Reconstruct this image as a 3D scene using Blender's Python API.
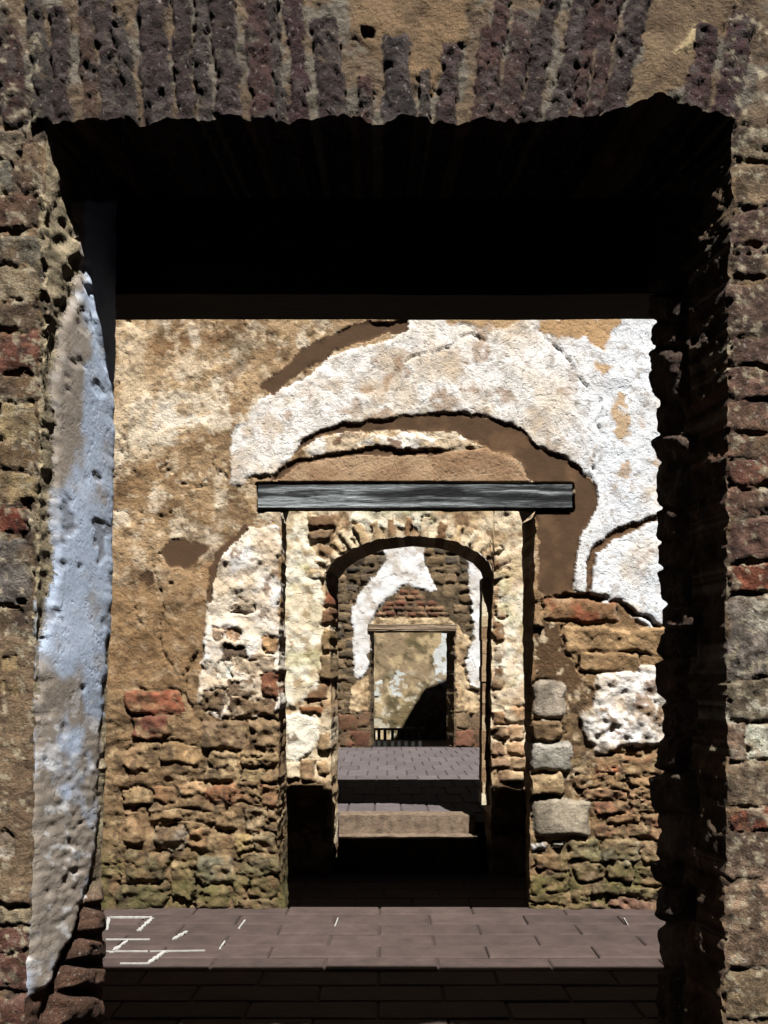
import bpy, math, random
import numpy as np

for o in list(bpy.data.objects):
    bpy.data.objects.remove(o, do_unlink=True)
scene = bpy.context.scene
COL = scene.collection

# ------------------------------------------------------------------ camera, sky, sun, exposure
F, VX, VY = 900.0, 384.0, 673.0        # focal length in pixels, vanishing point of the enfilade
EYE = 1.47
cam_data = bpy.data.cameras.new('camera')
cam_data.sensor_fit = 'AUTO'
cam_data.sensor_width = 36.0
cam_data.lens = F / 1024.0 * 36.0
cam_data.shift_y = (VY - 512.0) / 1024.0
cam_data.clip_start = 0.05
cam_data.clip_end = 200
cam = bpy.data.objects.new('camera', cam_data)
cam.location = (0, 0, EYE)
cam.rotation_euler = (math.pi / 2, 0, 0)
COL.objects.link(cam)
scene.camera = cam

world = bpy.data.worlds.new('sky')
scene.world = world
world.use_nodes = True
bg = world.node_tree.nodes['Background']
bg.inputs['Color'].default_value = (0.36, 0.55, 0.95, 1)
bg.inputs['Strength'].default_value = 0.05

SUN_X, SUN_Z = -0.22, -1.56            # sunlight travels (SUN_X, 1, SUN_Z)
sun_data = bpy.data.lights.new('sun', 'SUN')
sun_data.energy = 21.0
sun_data.angle = math.radians(0.53)
sun_data.color = (1.0, 0.975, 0.94)
sun = bpy.data.objects.new('sun', sun_data)
from mathutils import Vector
sun.rotation_euler = Vector((SUN_X, 1, SUN_Z)).to_track_quat('-Z', 'Y').to_euler()
sun.location = (2, -8, 14)
COL.objects.link(sun)

vs = scene.view_settings
vs.view_transform = 'Standard'
vs.look = 'None'
vs.gamma = 1.0
vs.exposure = 0.0
vs.use_curve_mapping = False

GAIN = 3.3                              # lit vertical wall: output = albedo * GAIN


def lin(c):
    c = np.asarray(c, float) / 255.0
    return np.where(c <= 0.04045, c / 12.92, ((c + 0.055) / 1.055) ** 2.4)


def alb(c, g=GAIN):
    return np.clip(lin(c) / g * 1.14, 0.001, 0.5)


# ------------------------------------------------------------------ noise
def vnoise(x, y, seed):
    x = np.asarray(x, float); y = np.asarray(y, float)
    xi = np.floor(x).astype(np.int64); yi = np.floor(y).astype(np.int64)
    fx = x - xi; fy = y - yi
    fx = fx * fx * (3 - 2 * fx); fy = fy * fy * (3 - 2 * fy)

    def h(a, b):
        n = (a * 374761393 + b * 668265263 + seed * 974634777) & 0xffffffff
        n = ((n ^ (n >> 13)) * 1274126177) & 0xffffffff
        n = n ^ (n >> 16)
        return (n & 0xffff) / 65535.0
    a = h(xi, yi); b = h(xi + 1, yi); c = h(xi, yi + 1); d = h(xi + 1, yi + 1)
    return (a + (b - a) * fx) * (1 - fy) + (c + (d - c) * fx) * fy


def fbm(x, y, sc, octv=4, seed=0):
    s = 0; amp = 1; tot = 0; k = 1.0 / sc
    for o in range(octv):
        s = s + amp * (2 * vnoise(x * k + 17.3 * o, y * k - 9.1 * o, seed * 31 + o) - 1)
        tot += amp; amp *= 0.55; k *= 2.03
    return s / tot * 1.6


def sstep(a, b, x):
    t = np.clip((x - a) / (b - a), 0, 1)
    return t * t * (3 - 2 * t)


def interp(pts):
    p = sorted(pts)
    xs = [a for a, b in p]; ys = [b for a, b in p]
    return lambda v: np.interp(v, xs, ys)


# ------------------------------------------------------------------ materials
MATS = {}


def nodes_of(name):
    m = bpy.data.materials.new(name)
    m.use_nodes = True
    nt = m.node_tree
    return m, nt, nt.nodes['Principled BSDF']


def masonry(name, tint=0.3, tscale=9, fine=0.3, fscale=120, bump=0.6, bscale=70, bdist=0.012, rough=0.92, stretch=None, speck=0.0, pits=0.5):
    m, nt, p = nodes_of(name)
    N, L = nt.nodes, nt.links
    tc = N.new('ShaderNodeTexCoord')
    co = tc.outputs['Object']
    if stretch:
        mp = N.new('ShaderNodeMapping'); mp.inputs['Scale'].default_value = stretch
        L.new(co, mp.inputs['Vector']); co = mp.outputs['Vector']
    at = N.new('ShaderNodeAttribute'); at.attribute_name = 'Col'
    cur = at.outputs['Color']
    for sc, amt, det in ((tscale, tint, 8), (fscale, fine, 4)):
        n = N.new('ShaderNodeTexNoise')
        n.inputs['Scale'].default_value = sc; n.inputs['Detail'].default_value = det; n.inputs['Roughness'].default_value = 0.74
        L.new(co, n.inputs['Vector'])
        r = N.new('ShaderNodeMapRange')
        r.inputs['From Min'].default_value = 0.28; r.inputs['From Max'].default_value = 0.72
        r.inputs['To Min'].default_value = 1 - amt; r.inputs['To Max'].default_value = 1 + amt
        L.new(n.outputs['Fac'], r.inputs['Value'])
        mx = N.new('ShaderNodeMix'); mx.data_type = 'RGBA'; mx.blend_type = 'MULTIPLY'; mx.inputs['Factor'].default_value = 1
        L.new(cur, mx.inputs['A']); L.new(r.outputs['Result'], mx.inputs['B'])
        cur = mx.outputs['Result']
    if speck > 0:
        n = N.new('ShaderNodeTexNoise'); n.inputs['Scale'].default_value = bscale * 1.3; n.inputs['Detail'].default_value = 3
        L.new(co, n.inputs['Vector'])
        r = N.new('ShaderNodeMapRange'); r.inputs['From Min'].default_value = 0.62; r.inputs['From Max'].default_value = 0.72
        r.inputs['To Max'].default_value = speck
        L.new(n.outputs['Fac'], r.inputs['Value'])
        mx = N.new('ShaderNodeMix'); mx.data_type = 'RGBA'
        L.new(r.outputs['Result'], mx.inputs['Factor']); L.new(cur, mx.inputs['A'])
        mx.inputs['B'].default_value = (0.20, 0.175, 0.15, 1)
        cur = mx.outputs['Result']
    L.new(cur, p.inputs['Base Color'])
    p.inputs['Roughness'].default_value = rough
    p.inputs['Specular IOR Level'].default_value = 0.12
    b1 = N.new('ShaderNodeTexNoise'); b1.inputs['Scale'].default_value = bscale; b1.inputs['Detail'].default_value = 8; b1.inputs['Roughness'].default_value = 0.7
    L.new(co, b1.inputs['Vector'])
    bp = N.new('ShaderNodeBump'); bp.inputs['Strength'].default_value = bump; bp.inputs['Distance'].default_value = bdist
    L.new(b1.outputs['Fac'], bp.inputs['Height'])
    b2 = N.new('ShaderNodeTexNoise'); b2.inputs['Scale'].default_value = bscale * 0.55; b2.inputs['Detail'].default_value = 5; b2.inputs['Roughness'].default_value = 0.6
    L.new(co, b2.inputs['Vector'])
    pr = N.new('ShaderNodeMapRange'); pr.inputs['From Min'].default_value = 0.56; pr.inputs['From Max'].default_value = 0.66
    pr.inputs['To Min'].default_value = 1.0; pr.inputs['To Max'].default_value = 0.0
    L.new(b2.outputs['Fac'], pr.inputs['Value'])
    bq = N.new('ShaderNodeBump'); bq.inputs['Strength'].default_value = pits; bq.inputs['Distance'].default_value = bdist * 0.8
    L.new(pr.outputs['Result'], bq.inputs['Height']); L.new(bp.outputs['Normal'], bq.inputs['Normal'])
    L.new(bq.outputs['Normal'], p.inputs['Normal'])
    MATS[name] = m
    return m


masonry('mortar', bump=0.7, bscale=45, bdist=0.03)
masonry('plaster', tint=0.15, tscale=14, fine=0.2, fscale=90, bump=0.55, bscale=45, bdist=0.03)
masonry('earth_mortar', pits=0.1, tint=0.15, fine=0.15, bump=0.25, bscale=50, bdist=0.012)
masonry('stone', tint=0.3, tscale=14, bump=0.7, bscale=40, bdist=0.03)
masonry('brick', tint=0.22, tscale=18, bump=0.6, bscale=50, bdist=0.02)
masonry('near_mortar', tint=0.3, tscale=18, bump=0.8, bscale=90, bdist=0.02, fscale=250, speck=0.0)
masonry('near_stone', tint=0.4, fine=0.45, pits=0.4, tscale=22, bump=0.9, bscale=75, bdist=0.03, fscale=240, speck=0.55)
masonry('near_brick', tint=0.3, fine=0.45, pits=0.7, tscale=25, bump=0.9, bscale=75, bdist=0.03, fscale=240, speck=0.45)
masonry('near_plaster', pits=0.2, tint=0.16, tscale=14, fine=0.14, bump=0.22, bscale=60, bdist=0.010)
masonry('far_mortar', tint=0.3, tscale=5, bump=0.7, bscale=14, bdist=0.08)
masonry('far_stone', tint=0.3, tscale=6, bump=0.7, bscale=14, bdist=0.08)
masonry('far_plaster', tint=0.1, tscale=4, fine=0.1, bump=0.3, bscale=12, bdist=0.04)
masonry('far_brick', tint=0.3, tscale=8, bump=0.5, bscale=20, bdist=0.03)
masonry('timber', pits=0.0, tint=0.45, tscale=5, fine=0.35, fscale=30, bump=0.6, bscale=16, bdist=0.03, stretch=(1, 8, 9), rough=0.8)


def plain(name, col, var=0.25, scale=6, bump=0.4, bscale=40, bdist=0.008, rnd=0.25, col2=None, rough=0.9):
    """noise-mottled material whose tint differs a little from object to object"""
    m, nt, p = nodes_of(name)
    N, L = nt.nodes, nt.links
    tc = N.new('ShaderNodeTexCoord'); oi = N.new('ShaderNodeObjectInfo')
    add = N.new('ShaderNodeVectorMath'); add.operation = 'ADD'
    geo = N.new('ShaderNodeNewGeometry')
    L.new(geo.outputs['Position'], add.inputs[0]); L.new(oi.outputs['Random'], add.inputs[1])
    n = N.new('ShaderNodeTexNoise'); n.inputs['Scale'].default_value = scale; n.inputs['Detail'].default_value = 9; n.inputs['Roughness'].default_value = 0.65
    L.new(add.outputs[0], n.inputs['Vector'])
    mx = N.new('ShaderNodeMix'); mx.data_type = 'RGBA'
    r = N.new('ShaderNodeMapRange'); r.inputs['From Min'].default_value = 0.3; r.inputs['From Max'].default_value = 0.7
    L.new(n.outputs['Fac'], r.inputs['Value']); L.new(r.outputs['Result'], mx.inputs['Factor'])
    c = np.array(col); c2 = np.array(col2) if col2 is not None else c * (1 + var)
    mx.inputs['A'].default_value = (*(c * (1 - var)), 1); mx.inputs['B'].default_value = (*c2, 1)
    r2 = N.new('ShaderNodeMapRange'); r2.inputs['To Min'].default_value = 1 - rnd; r2.inputs['To Max'].default_value = 1 + rnd
    L.new(oi.outputs['Random'], r2.inputs['Value'])
    mu = N.new('ShaderNodeMix'); mu.data_type = 'RGBA'; mu.blend_type = 'MULTIPLY'; mu.inputs['Factor'].default_value = 1
    L.new(mx.outputs['Result'], mu.inputs['A']); L.new(r2.outputs['Result'], mu.inputs['B'])
    L.new(mu.outputs['Result'], p.inputs['Base Color'])
    p.inputs['Roughness'].default_value = rough; p.inputs['Specular IOR Level'].default_value = 0.15
    b = N.new('ShaderNodeTexNoise'); b.inputs['Scale'].default_value = bscale; b.inputs['Detail'].default_value = 8
    L.new(geo.outputs['Position'], b.inputs['Vector'])
    bp = N.new('ShaderNodeBump'); bp.inputs['Strength'].default_value = bump; bp.inputs['Distance'].default_value = bdist
    L.new(b.outputs['Fac'], bp.inputs['Height']); L.new(bp.outputs['Normal'], p.inputs['Normal'])
    MATS[name] = m
    return m


FG = 5.2                                # lit floors: output = albedo * FG
plain('paver', alb((100, 84, 78), FG), var=0.3, scale=7, bump=0.5, rnd=0.14)
plain('paver_joint', alb((84, 70, 64), FG), var=0.3, scale=12)
plain('far_paver', alb((122, 112, 112), FG), var=0.2, scale=5, rnd=0.12)
plain('far_joint', alb((88, 78, 76), FG), var=0.2, scale=8)
plain('chalk', alb((225, 222, 215), FG), var=0.12, scale=25, rnd=0.1)
plain('step_stone', alb((138, 118, 98), 4.4), var=0.5, scale=14, bump=0.9, rnd=0.05)
plain('core', alb((120, 98, 74)), var=0.35, scale=5, bump=0.8, bdist=0.02)
plain('side_wall', alb((130, 104, 76)), var=0.35, scale=3, bump=0.8, bdist=0.03)
plain('old_timber', alb((70, 54, 44)), var=0.35, scale=8, bump=0.6, bscale=60)
plain('pale_timber', alb((150, 132, 112)), var=0.2, scale=6, bump=0.4)
plain('black_iron', (0.008, 0.008, 0.008), var=0.3, scale=20, rough=0.6)


# ------------------------------------------------------------------ mesh helpers
def mesh_obj(name, verts, faces, mat, parent=None, cols=None, smooth=False, loc=None):
    me = bpy.data.meshes.new(name)
    verts = np.asarray(verts, np.float32); faces = np.asarray(faces, np.int32)
    me.vertices.add(len(verts)); me.vertices.foreach_set('co', verts.ravel())
    k = faces.shape[1]
    me.loops.add(faces.size); me.loops.foreach_set('vertex_index', faces.ravel())
    me.polygons.add(len(faces)); me.polygons.foreach_set('loop_start', np.arange(0, faces.size, k, dtype=np.int32))
    me.polygons.foreach_set('use_smooth', np.full(len(faces), smooth, dtype=bool))
    me.update(calc_edges=True)
    if cols is not None:
        a = me.attributes.new('Col', 'FLOAT_COLOR', 'POINT')
        a.data.foreach_set('color', np.c_[cols, np.ones(len(cols))].astype(np.float32).ravel())
    me.materials.append(MATS[mat])
    o = bpy.data.objects.new(name, me)
    COL.objects.link(o)
    if loc is not None: o.location = loc
    if parent is not None: o.parent = parent
    return o


BOXF = [(0, 3, 2, 1), (4, 5, 6, 7), (0, 1, 5, 4), (1, 2, 6, 5), (2, 3, 7, 6), (3, 0, 4, 7)]


def boxes(bl):
    V, Fc = [], []
    for (x0, x1, y0, y1, z0, z1) in bl:
        b = len(V)
        V += [(x0, y0, z0), (x1, y0, z0), (x1, y1, z0), (x0, y1, z0), (x0, y0, z1), (x1, y0, z1), (x1, y1, z1), (x0, y1, z1)]
        Fc += [tuple(b + i for i in f) for f in BOXF]
    return V, Fc


def slab_mesh(w, d, h, ch, rng):
    """paver: chamfered block with slightly uneven corners, top at z = 0"""
    j = lambda a: rng.uniform(-a, a)
    V = []
    for (sx, sy) in ((-1, -1), (1, -1), (1, 1), (-1, 1)):
        V.append((sx * w / 2, sy * d / 2, -h))
    top = []
    for (sx, sy) in ((-1, -1), (1, -1), (1, 1), (-1, 1)):
        jx, jy = j(ch * 0.4), j(ch * 0.4)
        V.append((sx * w / 2 + jx * 0.3, sy * d / 2 + jy * 0.3, -ch)); top.append((sx * (w / 2 - ch) + jx, sy * (d / 2 - ch) + jy, j(ch * 0.25)))
    V += top
    Fc = [(0, 1, 5, 4), (1, 2, 6, 5), (2, 3, 7, 6), (3, 0, 4, 7), (4, 5, 9, 8), (5, 6, 10, 9), (6, 7, 11, 10), (7, 4, 8, 11), (8, 9, 10, 11)]
    return V, Fc


def tag(o, label=None, cat=None, group=None, kind=None):
    if label: o['label'] = label
    if cat: o['category'] = cat
    if group: o['group'] = group
    if kind: o['kind'] = kind
    return o


# ------------------------------------------------------------------ relief painting on a wall plane
def seg_dist(px, py, pts, closed):
    d = np.full(px.shape, 1e9)
    n = len(pts)
    for i in range(n if closed else n - 1):
        x0, y0 = pts[i]; x1, y1 = pts[(i + 1) % n]
        dx, dy = x1 - x0, y1 - y0
        t = np.clip(((px - x0) * dx + (py - y0) * dy) / (dx * dx + dy * dy + 1e-9), 0, 1)
        d = np.minimum(d, np.hypot(px - x0 - t * dx, py - y0 - t * dy))
    return d


def inside(px, py, pts):
    r = np.zeros(px.shape, bool)
    n = len(pts)
    for i in range(n):
        x0, y0 = pts[i]; x1, y1 = pts[(i + 1) % n]
        if y0 == y1: continue
        c = ((y0 > py) != (y1 > py)) & (px < (x1 - x0) * (py - y0) / (y1 - y0) + x0)
        r ^= c
    return r


class Paint:
    """height (m, towards the viewer), colour and piece id at points of a wall plane"""
    def __init__(s, x, y, base):
        s.x = np.asarray(x, float).ravel(); s.y = np.asarray(y, float).ravel()
        n = len(s.x)
        s.H = np.zeros(n); s.C = np.tile(alb(base), (n, 1)); s.L = np.zeros(n, int)

    def mottle(s, col, sc, thr, soft, seed, amt=1.0, ax=1.0, mask=None, idx=None):
        i = slice(None) if idx is None else idx
        f = sstep(thr - soft, thr + soft, fbm(s.x[i] * ax, s.y[i], sc, 5, seed)) * amt
        if mask is not None: f = f * mask
        s.C[i] = s.C[i] * (1 - f[:, None]) + alb(col) * f[:, None]

    def rough(s, amp, sc, seed, ax=1.0, octv=5, mask=None):
        f = amp * fbm(s.x * ax, s.y, sc, octv, seed)
        s.H += f if mask is None else f * mask

    def patch(s, poly, col, h, pid=None, warp=3.0, wsc=14, seed=1, edge=3.0, relief=0.006, rsc=30, mott=(), add=False, blend=0.0):
        xs = [p[0] for p in poly]; ys = [p[1] for p in poly]; m = warp * 2 + 2
        idx = np.nonzero((s.x > min(xs) - m) & (s.x < max(xs) + m) & (s.y > min(ys) - m) & (s.y < max(ys) + m))[0]
        if len(idx) == 0: return
        X, Y = s.x[idx], s.y[idx]
        wx = X + warp * fbm(X, Y, wsc, 4, seed); wy = Y + warp * fbm(X, Y, wsc, 4, seed + 50)
        k = inside(wx, wy, poly)
        idx = idx[k]
        if len(idx) == 0: return
        d = seg_dist(wx[k], wy[k], poly, True)
        e = sstep(0, edge, d)
        X, Y = s.x[idx], s.y[idx]
        hh = h + relief * fbm(X, Y, rsc, 5, seed + 7)
        if add: hh = hh + s.H[idx]
        s.H[idx] = s.H[idx] * (1 - e) + hh * e
        if col is not None:
            w = (sstep(0, blend, d) if blend > 0 else np.ones(len(idx)))[:, None]
            s.C[idx] = s.C[idx] * (1 - w) + alb(col) * w
        if pid is not None: s.L[idx] = pid
        for (c, sc, thr, soft, sd, am) in mott:
            s.mottle(c, sc, thr, soft, sd, am, idx=idx)

    def line(s, pts, width, depth, col=None, seed=3, warp=2.0, taper=True):
        xs = [p[0] for p in pts]; ys = [p[1] for p in pts]; m = width + warp * 2
        idx = np.nonzero((s.x > min(xs) - m) & (s.x < max(xs) + m) & (s.y > min(ys) - m) & (s.y < max(ys) + m))[0]
        if len(idx) == 0: return
        X, Y = s.x[idx], s.y[idx]
        d = seg_dist(X + warp * (fbm(X, Y, 9, 4, seed) + 1.6 * fbm(X, Y, 26, 3, seed + 2)), Y + warp * (fbm(X, Y, 9, 4, seed + 9) + 1.6 * fbm(X, Y, 26, 3, seed + 12)), pts, False)
        f = (1 - sstep(width * 0.4, width, d + width * 0.7 * fbm(X, Y, 10, 3, seed + 4))) * sstep(-0.75, -0.1, fbm(X, Y, 22, 2, seed + 5))
        s.H[idx] -= depth * f
        if col is not None:
            s.C[idx] = s.C[idx] * (1 - f[:, None]) + alb(col) * f[:, None]

    def stone(s, st):
        cx, cy, hw, hh = st['cx'], st['cy'], st['hw'], st['hh']
        m = max(hw, hh) * (1.0 if st['rot'] else 0) + st['jw'] + 4
        rx, ry = (m + 2, m + 2) if st['rot'] else (hw + m + 2, hh + m + 2)
        idx = np.nonzero((np.abs(s.x - cx) < rx) & (np.abs(s.y - cy) < ry))[0]
        if len(idx) == 0: return
        X, Y = s.x[idx], s.y[idx]
        a = st['rot']; ca, sa = math.cos(a), math.sin(a)
        sd = st['seed']; w = st['warp']
        big = (0.16 * min(hw, hh) + 0.05 * max(hw, hh)) * st['big']
        px = X - cx + w * fbm(X, Y, st['wsc'], 3, sd) + big * fbm(X, Y, max(hw, hh) * 0.8, 2, sd + 11); py = Y - cy + w * fbm(X, Y, st['wsc'], 3, sd + 1) + big * fbm(X, Y, max(hw, hh) * 0.8, 2, sd + 12)
        u = px * ca + py * sa; v = -px * sa + py * ca
        r = min(hw, hh) * st['round']
        qx = np.abs(u) - hw + r; qy = np.abs(v) - hh + r
        d = np.hypot(np.maximum(qx, 0), np.maximum(qy, 0)) + np.minimum(np.maximum(qx, qy), 0) - r
        jw = st['jw']
        jm = (d >= 0) & (d < jw)
        jd = st['jd'] * np.clip(0.15 + 1.2 * fbm(X, Y, 18, 3, sd + 5), 0, 1.2)
        s.H[idx[jm]] -= (jd * (1 - d / jw))[jm]
        k = d < 0
        i = idx[k]
        if len(i) == 0: return
        dd = -d[k]
        prof = sstep(0, max(1.5, min(hw, hh) * st['soft']), dd)
        base = st['base']
        H0 = s.H[i] * 0.0 + base
        s.H[i] = s.H[i] * (1 - prof) * 0.4 + H0 * prof + st['prot'] * prof * (1 + st['tx'] * u[k] / hw + st['ty'] * v[k] / hh) + st['rel'] * fbm(X[k] * st['ax'], Y[k], st['rsc'], 5, sd + 2) * prof
        c = alb(st['col'])
        f = (1 + 0.45 * fbm(X[k], Y[k], st['rsc'] * 1.5, 4, sd + 3))[:, None]
        cc = c * np.clip(f, 0.4, 1.8)
        if st['col2'] is not None:
            g = sstep(-0.1 + st['thr'], 0.35 + st['thr'], fbm(X[k], Y[k], st['rsc'] * 1.2, 5, sd + 4))[:, None]
            cc = cc * (1 - g) + alb(st['col2']) * g
        wash = (sstep(st['wash'], st['wash'] + 0.5, fbm(X[k], Y[k], st['rsc'] * 2, 5, sd + 6)) * 0.85)[:, None]
        s.C[i] = cc * (1 - wash) + s.C[i] * wash
        s.L[i] = st['id']


class Wall:
    def __init__(s, name, z, mats, label=None):
        s.name, s.z, s.sc, s.mats = name, z, z / F, mats
        s.parts = {0: (name, mats['mortar'])}
        s.rec = {}
        s.stones = []
        s.n = 0
        s.seed = random.Random(name + 'x')

    def newid(s, name, mat):
        s.n += 1
        s.parts[s.n] = (name, s.mats[mat])
        return s.n

    def st(s, x0, y0, x1, y1, col, prot=0.02, name='stone', mat='stone', rot=0.0, col2=None, jd=None, jw=None, **kw):
        """a single stone, given by its box on the wall plane"""
        r = s.seed
        d = dict(cx=(x0 + x1) / 2, cy=(y0 + y1) / 2, hw=abs(x1 - x0) / 2, hh=abs(y1 - y0) / 2, rot=rot, col=col, col2=col2, thr=0.2,
                 prot=prot, id=s.newid(name, mat), seed=r.randrange(1, 9999), warp=s.dw, wsc=14, round=0.35, soft=0.22, jw=s.jw if jw is None else jw,
                 jd=s.jd if jd is None else jd, base=0.0, tx=r.uniform(-.3, .3), ty=r.uniform(-.5, .3), rel=s.rel, rsc=16, ax=1.0, wash=s.wash, big=1.0)
        d.update(kw)
        s.stones.append(d)
        return d

    def courses(s, x0, y0, x1, y1, rh, rw, pal, prot=(0.01, 0.03), gap=2.0, keep=None, avoid=(), drop=0.0, **kw):
        r = s.seed
        out = []
        y = y0
        while y < y1 - 2:
            h = min(r.uniform(*rh), y1 - y)
            if y1 - y - h < rh[0] * 0.6: h = y1 - y
            x = x0 + r.uniform(-rw[1] * 0.5, 0)
            while x < x1:
                w = r.uniform(*rw)
                xa, xb, ya, yb = max(x, x0) + gap / 2, min(x + w, x1) - gap / 2, y + gap / 2 + r.uniform(0, gap * .5), y + h - gap / 2 - r.uniform(0, gap * .5)
                x += w
                if xb - xa < rw[0] * 0.35 or yb - ya < 2: continue
                cx, cy = (xa + xb) / 2, (ya + yb) / 2
                if keep and not keep(cx, cy): continue
                if any(xa < b[2] and xb > b[0] and ya < b[3] and yb > b[1] for b in avoid): continue
                if r.random() < drop: continue
                c = np.array(r.choice(pal), float) * r.uniform(0.82, 1.15)
                out.append(s.st(xa, ya, xb, yb, np.clip(c, 0, 255), r.uniform(*prot), **kw))
            y += h
        return out

    # world position of a point of the plane, pushed out by h
    def pos(s, x, y, h):
        x = np.asarray(x); y = np.asarray(y)
        return np.stack([(x - VX) * s.sc, -h, EYE - (y - VY) * s.sc], -1)

    def add_grid(s, P, C, L, flip=False):
        ny, nx = P.shape[:2]
        ids = np.arange(ny * nx).reshape(ny, nx)
        q = np.stack([ids[:-1, :-1], ids[1:, :-1], ids[1:, 1:], ids[:-1, 1:]], -1).reshape(-1, 4)
        if flip: q = q[:, ::-1]
        fl = L[:-1, :-1].ravel()
        P = P.reshape(-1, 3); C = C.reshape(-1, 3)
        order = np.argsort(fl, kind='stable'); fl2 = fl[order]
        cuts = np.nonzero(np.diff(fl2))[0] + 1
        for grp in np.split(order, cuts):
            if len(grp) == 0: continue
            l = int(fl[grp[0]])
            qq = q[grp]
            u, inv = np.unique(qq, return_inverse=True)
            s.rec.setdefault(l, []).append((P[u], C[u], inv.reshape(-1, 4)))

    def face(s, X, Y, paint):
        p = paint(X, Y)
        H = p.H.reshape(X.shape); C = p.C.reshape(X.shape + (3,)); L = p.L.reshape(X.shape)
        s.add_grid(s.pos(X, Y, H), C, L)

    def finish(s, minf=6, label=None):
        body = s.rec.setdefault(0, [])
        for l in [k for k in s.rec if k]:
            if sum(len(r[2]) for r in s.rec[l]) < minf:
                body.extend(s.rec.pop(l))

        def cat(rl):
            V = np.concatenate([r[0] for r in rl]); C = np.concatenate([r[1] for r in rl])
            off = np.cumsum([0] + [len(r[0]) for r in rl[:-1]])
            Q = np.concatenate([r[2] + o for r, o in zip(rl, off)])
            return V, C, Q
        # mortar core behind the weathered skin
        V, C, Q = cat(body)
        cv, cf = boxes(s.core)
        V = np.concatenate([V, np.array(cv)]); Q = np.concatenate([Q, np.array(cf) + len(C)])
        C = np.concatenate([C, np.tile(alb((122, 98, 72)), (len(cv), 1))])
        root = mesh_obj(s.name, V, Q, s.mats['mortar'], cols=C, smooth=True, loc=(0, s.z, 0))
        root['kind'] = 'structure'
        if label: root['label'] = label
        for l in sorted(k for k in s.rec if k):
            V, C, Q = cat(s.rec[l])
            nm, mt = s.parts[l]
            # origin of the piece at its own centre
            c = V.mean(0)
            o = mesh_obj(nm, V - c, Q, mt, parent=root, cols=C, smooth=True, loc=tuple(c))
        return root


def axis(segs):
    """segs: (start, end, step) consecutive"""
    out = []
    for a, b, st in segs:
        n = max(1, int(round((b - a) / st)))
        out += list(np.linspace(a, b, n, endpoint=False))
    out.append(segs[-1][1])
    return np.array(out)


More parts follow.
